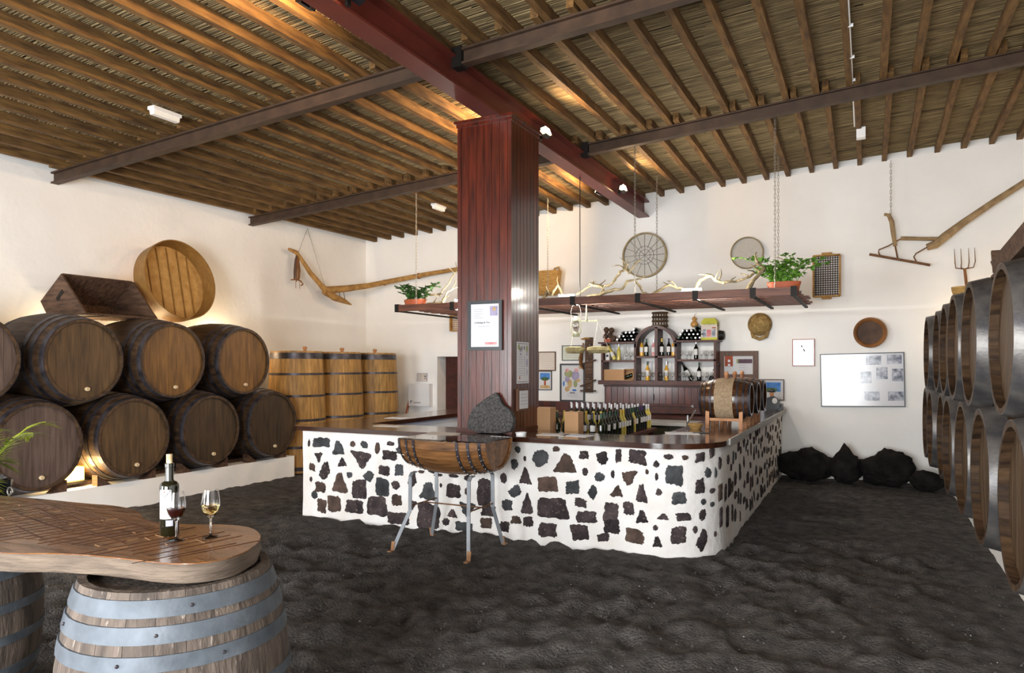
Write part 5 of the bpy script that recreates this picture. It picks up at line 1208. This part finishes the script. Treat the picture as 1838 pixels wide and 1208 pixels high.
sv = thing('flat_round_sieve', 'large round sieve of woven cane leaning on the wall above the left barrels', 'sieve', (-9.2, 7.2, 2.96), (0, math.radians(78), 0))
MB().lathe([(.565, -.0), (.58, -.0), (.595, .26), (.58, .26), (.565, 0)], 48, cap=False).build('rim', M['espartod'], sv)
MB().lathe([(0, .01), (.568, .01), (.568, .02), (0, .02)], 40).build('woven_base', M['esparto'], sv)
for y in (-.34, -.17, .0, .17, .33): MB().bar((-math.sqrt(.56**2-y*y)+.01, y, .028), (math.sqrt(.56**2-y*y)-.01, y, .028), .016, .01).build('cane_rib', M['espartod'], sv)

# ================================================================== ON AND BEHIND THE COUNTER
CZ = 1.05
clab = ['small dark cask with a burlap band on the right counter', 'small dark cask on the right counter, behind the burlap banded one', 'small dark cask on the right counter, farthest of three']
cask = []
for i, y in enumerate((8.3, 8.87, 9.44)):
    c = barrel('small_cask', clab[i], (-1.69, y, 1.38), ROT_L, .55, .18, .228, 18, M['caskwood'], M['caskwood'], M['hoop'], [(.95, 1.0), (.86, .9), (.74, .78)], 'small casks on the counter', 5, False, .016)
    MB().lathe([(.02, .21), (.02, .25), (.024, .265), (.026, .285), (.018, .305), (0, .31)], 12, c=(0, 0, .275), mat=Matrix.Rotation(-PI/2, 3, 'X')).build('turned_stopper', M['tan'], c)
    if i == 0:
        MB().lathe([(rprof(t, .18, .228)+.008, .55*t) for t in (.32, .4, .5, .6, .68)], 30, cap=False).build('burlap_band', M['burlap'], c)
    s = thing('cask_stand', ('tan wooden stand carrying the burlap banded cask', 'tan wooden stand carrying the middle small cask', 'tan wooden stand carrying the farthest small cask')[i], 'stand', (-1.405, y, CZ), group='cask stands on the counter')
    for x in (-.19, .17):
        for sy in (-1, 1): MB().bar((x, sy*.16, 0), (x, sy*.13, .3 if sy < 0 else .24), .035, .04, (1, 0, 0)).build('post', M['tan'], s)
        MB().b2(x-.016, x+.016, -.14, .14, .085, .115).build('cradle', M['tan'], s)
    MB().b2(-.19, .17, -.15, -.12, .09, .12).build('rail', M['tan'], s)
def flat(lab, x, y, w_, d_, rz, mt, z=CZ, name='menu_sheet'):
    t = thing(name, lab, 'paper', (x, y, z), (0, 0, rz))
    MB().b2(-w_/2, w_/2, -d_/2, d_/2, 0, .003).build('sheet', M[mt], t)
    for k in range(5): MB().b2(-w_*.36, w_*R.uniform(.1, .36), -d_*.3+d_*.13*k, -d_*.3+d_*.13*k+.006, .003, .0036).build('print_line', M['inkl'], t)
    return t
flat('cream menu sheet on the front counter behind the cartons side, left of two', -2.86, 6.72, .3, .22, .1, 'paperw')
flat('cream menu sheet on the front counter, right of two', -2.6, 6.74, .3, .22, -.15, 'paper')
flat('white papers on the curved corner of the counter', -1.72, 7.45, .34, .24, .3, 'paper')
tag(MB().box((0, 0, .004), (.16, .09, .008), Matrix.Rotation(.3, 3, 'Z')).build('black_card', M['blackpl'], loc=(-1.55, 7.56, CZ)), 'small black card beside the white papers', 'card')
flat('cream papers lying on the left front counter', -4.98, 6.85, .36, .2, .05, 'paperw')
flat('white papers lying on the left leg of the counter', -5.65, 7.95, .3, .22, .1, 'paper')
t = thing('ashtray', 'small white ashtray on the counter beside the pillar', 'ashtray', (-3.12, 6.5, CZ))
MB().lathe([(.05, 0), (.055, .03), (.05, .032), (.042, .012), (0, .01)], 16).build('dish', M['whitepl'], t); MB().lathe([(.055, .024), (.058, .026), (.058, .032), (.052, .033)], 16, cap=False).build('rim', M['whitepl'], t)
# lever corkscrew on the inner worktop
t = thing('lever_corkscrew', 'chrome lever corkscrew with yellow handle beside the casks', 'corkscrew', (-1.82, 8.15, CZ))
MB().tube([(0, 0, .0), (0, .01, .14)], .012, 8).build('body', M['chrome'], t); MB().tube([(0, 0, .05), (.05, 0, .13), (.09, 0, .2)], .01, 7).build('lever', M['chrome'], t); MB().tube([(.04, 0, .03), (.16, 0, .035)], .016, 8).build('grip', M['lemon'], t); MB().ball((.06, 0, .24), .02, 8, 6).build('knob', M['chrome'], t)
t = thing('bread_basket', 'small shallow orange straw basket beside the cask stand', 'basket', (-1.7, 8.02, CZ))
MB().lathe([(.05, 0), (.085, .05), (.08, .052), (.045, .01), (0, .008)], 18).build('bowl', M['wicker'], t); MB().lathe([(.08, .045), (.09, .05), (.086, .06), (.078, .055)], 18, cap=False).build('rim', M['wicker'], t)
# photograph stand and black box at the far end of the counter
t = thing('photo_stand', 'cut-out photograph of a person in a black hat standing at the counter end', 'photo stand', (-1.5, 12.0, CZ))
MB().b2(-.2, .1, -.006, .006, 0, .18).build('grey_print', M['photo'], t)
m = MB().prism(chaikin([(.02, 0), (.27, 0), (.28, .14), (.22, .21), (.17, .23), (.1, .2), (-.02, .17), (-.04, .15), (.06, .15)], 1), .01, Matrix.Translation((0, -.004, 0)) @ Matrix.Rotation(PI/2, 4, 'X')); m.build('dark_clothing', M['caps_black'], t)
MB().ball((.155, -.012, .255), (.033, .006, .042), 12, 7).build('face', M['tan'], t)
MB().ball((.15, -.014, .29), (.07, .005, .009), 12, 5).ball((.155, -.014, .31), (.045, .005, .03), 12, 6).build('hat', M['blackpl'], t)
MB().ball((.2, -.012, .15), (.045, .006, .05), 10, 6).build('white_sleeve', M['label'], t)
t = thing('black_case', 'small black case at the wall end of the right counter', 'case', (-1.24, 12.12, CZ)); MB().b2(-.06, .05, -.08, .08, 0, .1).build('body', M['blackpl'], t); MB().b2(-.062, .052, -.082, .082, .07, .075).build('seam', M['ink'], t)
# bottle display on a table behind the counter
DT = .92
dt = thing('display_table', 'low dark table crowded with wine bottles behind the front counter', 'table', (-3.05, 8.45, 0))
MB().b2(-.62, .52, -1.05, 1.05, DT-.04, DT).build('table_top', M['mahogd'], dt)
for sx in (-.55, .46):
    for sy in (-.98, .98): MB().b2(sx-.03, sx+.03, sy-.03, sy+.03, 0, DT-.04).build('leg', M['mahogd'], dt)
protos = {}
def disp(lab, x, y, kind, group='wine bottles on the display table'):
    if kind not in protos:
        g, c, l, h = {'dark': ('darkglass', 'caps_black', 'label', .31), 'green': ('greenglass', 'caps_green', None, .31), 'yellow': ('yellowwine', 'caps_gold', 'label', .31), 'orange': ('yellowwine', 'caps_green', 'labelo', .31),
                      'purple': ('darkglass', 'caps_purple', 'label', .315), 'white': ('yellowwine', 'caps_white', 'label', .32), 'silver': ('greenglass', 'caps_white', 'label', .325)}[kind]
        protos[kind] = wine_bottle(lab, (x, y, DT), M[g], M[c], M[l] if l else None, h, .037, group, rotz=math.radians(35), n=12, lab_h=(.1, .165))
    else: copy_tree(protos[kind], (x, y, DT), None, lab)
xr = -2.62
colk = ['green', 'green', 'dark', 'green', 'dark', 'green', 'dark', 'yellow', 'yellow', 'dark', 'dark', 'green', 'orange', 'dark', 'green', 'purple', 'purple', 'dark', 'white', 'white']
for i, k in enumerate(colk): disp('%s wine bottle in the right-hand file of the display table, %s from the front' % (k if k not in ('orange', 'purple', 'white', 'dark') else {'orange': 'orange labelled', 'purple': 'purple capsuled', 'white': 'pale', 'dark': 'dark'}[k], ORD[i]), xr, 7.5+.1*i, k)
for i in range(6):
    k = 'dark' if i in (0, 1) else 'green'
    x = xr-.105*(i+1)
    if i in (2,): continue
    disp('%s wine bottle in the front row of the display table, %s from its right end' % (k, ORD[i+1]), x, 7.5, k)
for i in range(14): disp('silver capsuled wine bottle in the rearmost display row, %s from the right' % ORD[i], xr-.08*(i+.6), 9.35, 'silver')
for i in range(12): disp('silver capsuled wine bottle in the second rearmost display row, %s from the right' % ORD[i], xr-.08*(i+1), 9.05, 'silver')
for i in range(8): disp('gold capsuled wine bottle behind the front row, %s from the right' % ORD[i], xr-.09*(i+1), 7.75, 'yellow')
for lab, x, w_ in (('plain tall brown cardboard wine carton nearest the pillar', -3.22, .2), ('plain brown cardboard wine carton between the display bottles', -2.87, .16)):
    t = thing('wine_carton', lab, 'carton', (x, 7.32, DT-.04)); h_ = .41 if w_ > .18 else .37
    MB().b2(-w_/2, w_/2, -.08, .08, 0, h_).build('box', M['carton'], t); MB().b2(-w_/2, w_/2, -.081, -.08, h_-.03, h_-.028).build('flap_seam', M['tan'], t); MB().b2(-.03, .03, -.0815, -.08, .07, .085).build('print', M['tan'], t)
MB().b2(-.62, .52, -1.3, -1.05, DT-.08, DT-.04).build('front_shelf', M['mahogd'], dt)
tag(MB().lathe([(.1, 0), (.19, .02), (.2, .05), (.19, .05), (.1, .02), (0, .02)], 20).build('red_bowl', M['redp'], loc=(-3.9, 11.8, .93)), 'shallow red bowl on the back counter behind the bottles', 'bowl')
# blue crate under the left leg of the counter
t = thing('bottle_crate', 'blue plastic crate stored inside the bar by the left counter', 'crate', (-4.85, 8.5, 0))
for k in range(4): MB().b2(-.5, .4, -.5, -.46, .45+.09*k, .52+.09*k).build('side_slat', M['blue'], t)
MB().b2(-.5, .4, -.46, .3, .0, .46).build('lower_crate', M['blue'], t); MB().b2(-.5, -.46, -.5, .3, .46, .8).b2(.36, .4, -.5, .3, .46, .8).b2(-.5, .4, .26, .3, .46, .8).build('crate_walls', M['blue'], t)
t = thing('storage_carton', 'brown cardboard box beside the blue crate inside the bar', 'carton', (-4.15, 8.35, 0)); MB().b2(-.2, .2, -.2, .2, 0, .9).build('box', M['grape'], t); MB().b2(-.2, .2, -.201, -.2, .84, .845).build('flap_seam', M['tan'], t)

# ================================================================== BLACK LAVA BOULDERS
def boulder(lab, x, y, w_, d_, h_, seed, peaks=()):
    m = MB(); nu, nv = 44, 28
    m.ball((0, 0, h_*.5), (w_/2, d_/2, h_*.52), nu, nv)
    out = []
    for p in m.v:
        v = Vector(p); n = v*4.2+Vector((seed*7.1, seed*3.3, 0))
        k = 1+.26*noise.noise(n)+.12*noise.noise(n*2.7)+.08*noise.noise(n*6)+.035*noise.noise(n*14)
        c = Vector((0, 0, h_*.45)); q = c+(v-c)*k
        for px, ph, pw in peaks: q.z += ph*max(0, 1-abs(q.x-px)/pw)*max(0, (q.z-h_*.35)/h_)
        q.z = max(q.z, -.03); out.append(tuple(q))
    m.v = out
    return tag(m.build('lava_boulder', M['black_rock'], loc=(x, y, 0), sharp=35), lab, 'boulder', 'lava boulders along the back wall')
boulder('broad black lava boulder nearest the bar counter', -.83, 11.8, .72, .5, .46, 1)
boulder('narrow pointed black lava boulder', -.28, 11.78, .44, .42, .44, 2, ((-.02, .22, .14),))
boulder('widest black lava boulder in the row under the photo board', .26, 11.85, .76, .5, .46, 3, ((.1, .1, .3),))
boulder('small low black lava boulder beside the right barrels', .74, 11.55, .42, .38, .29, 4)
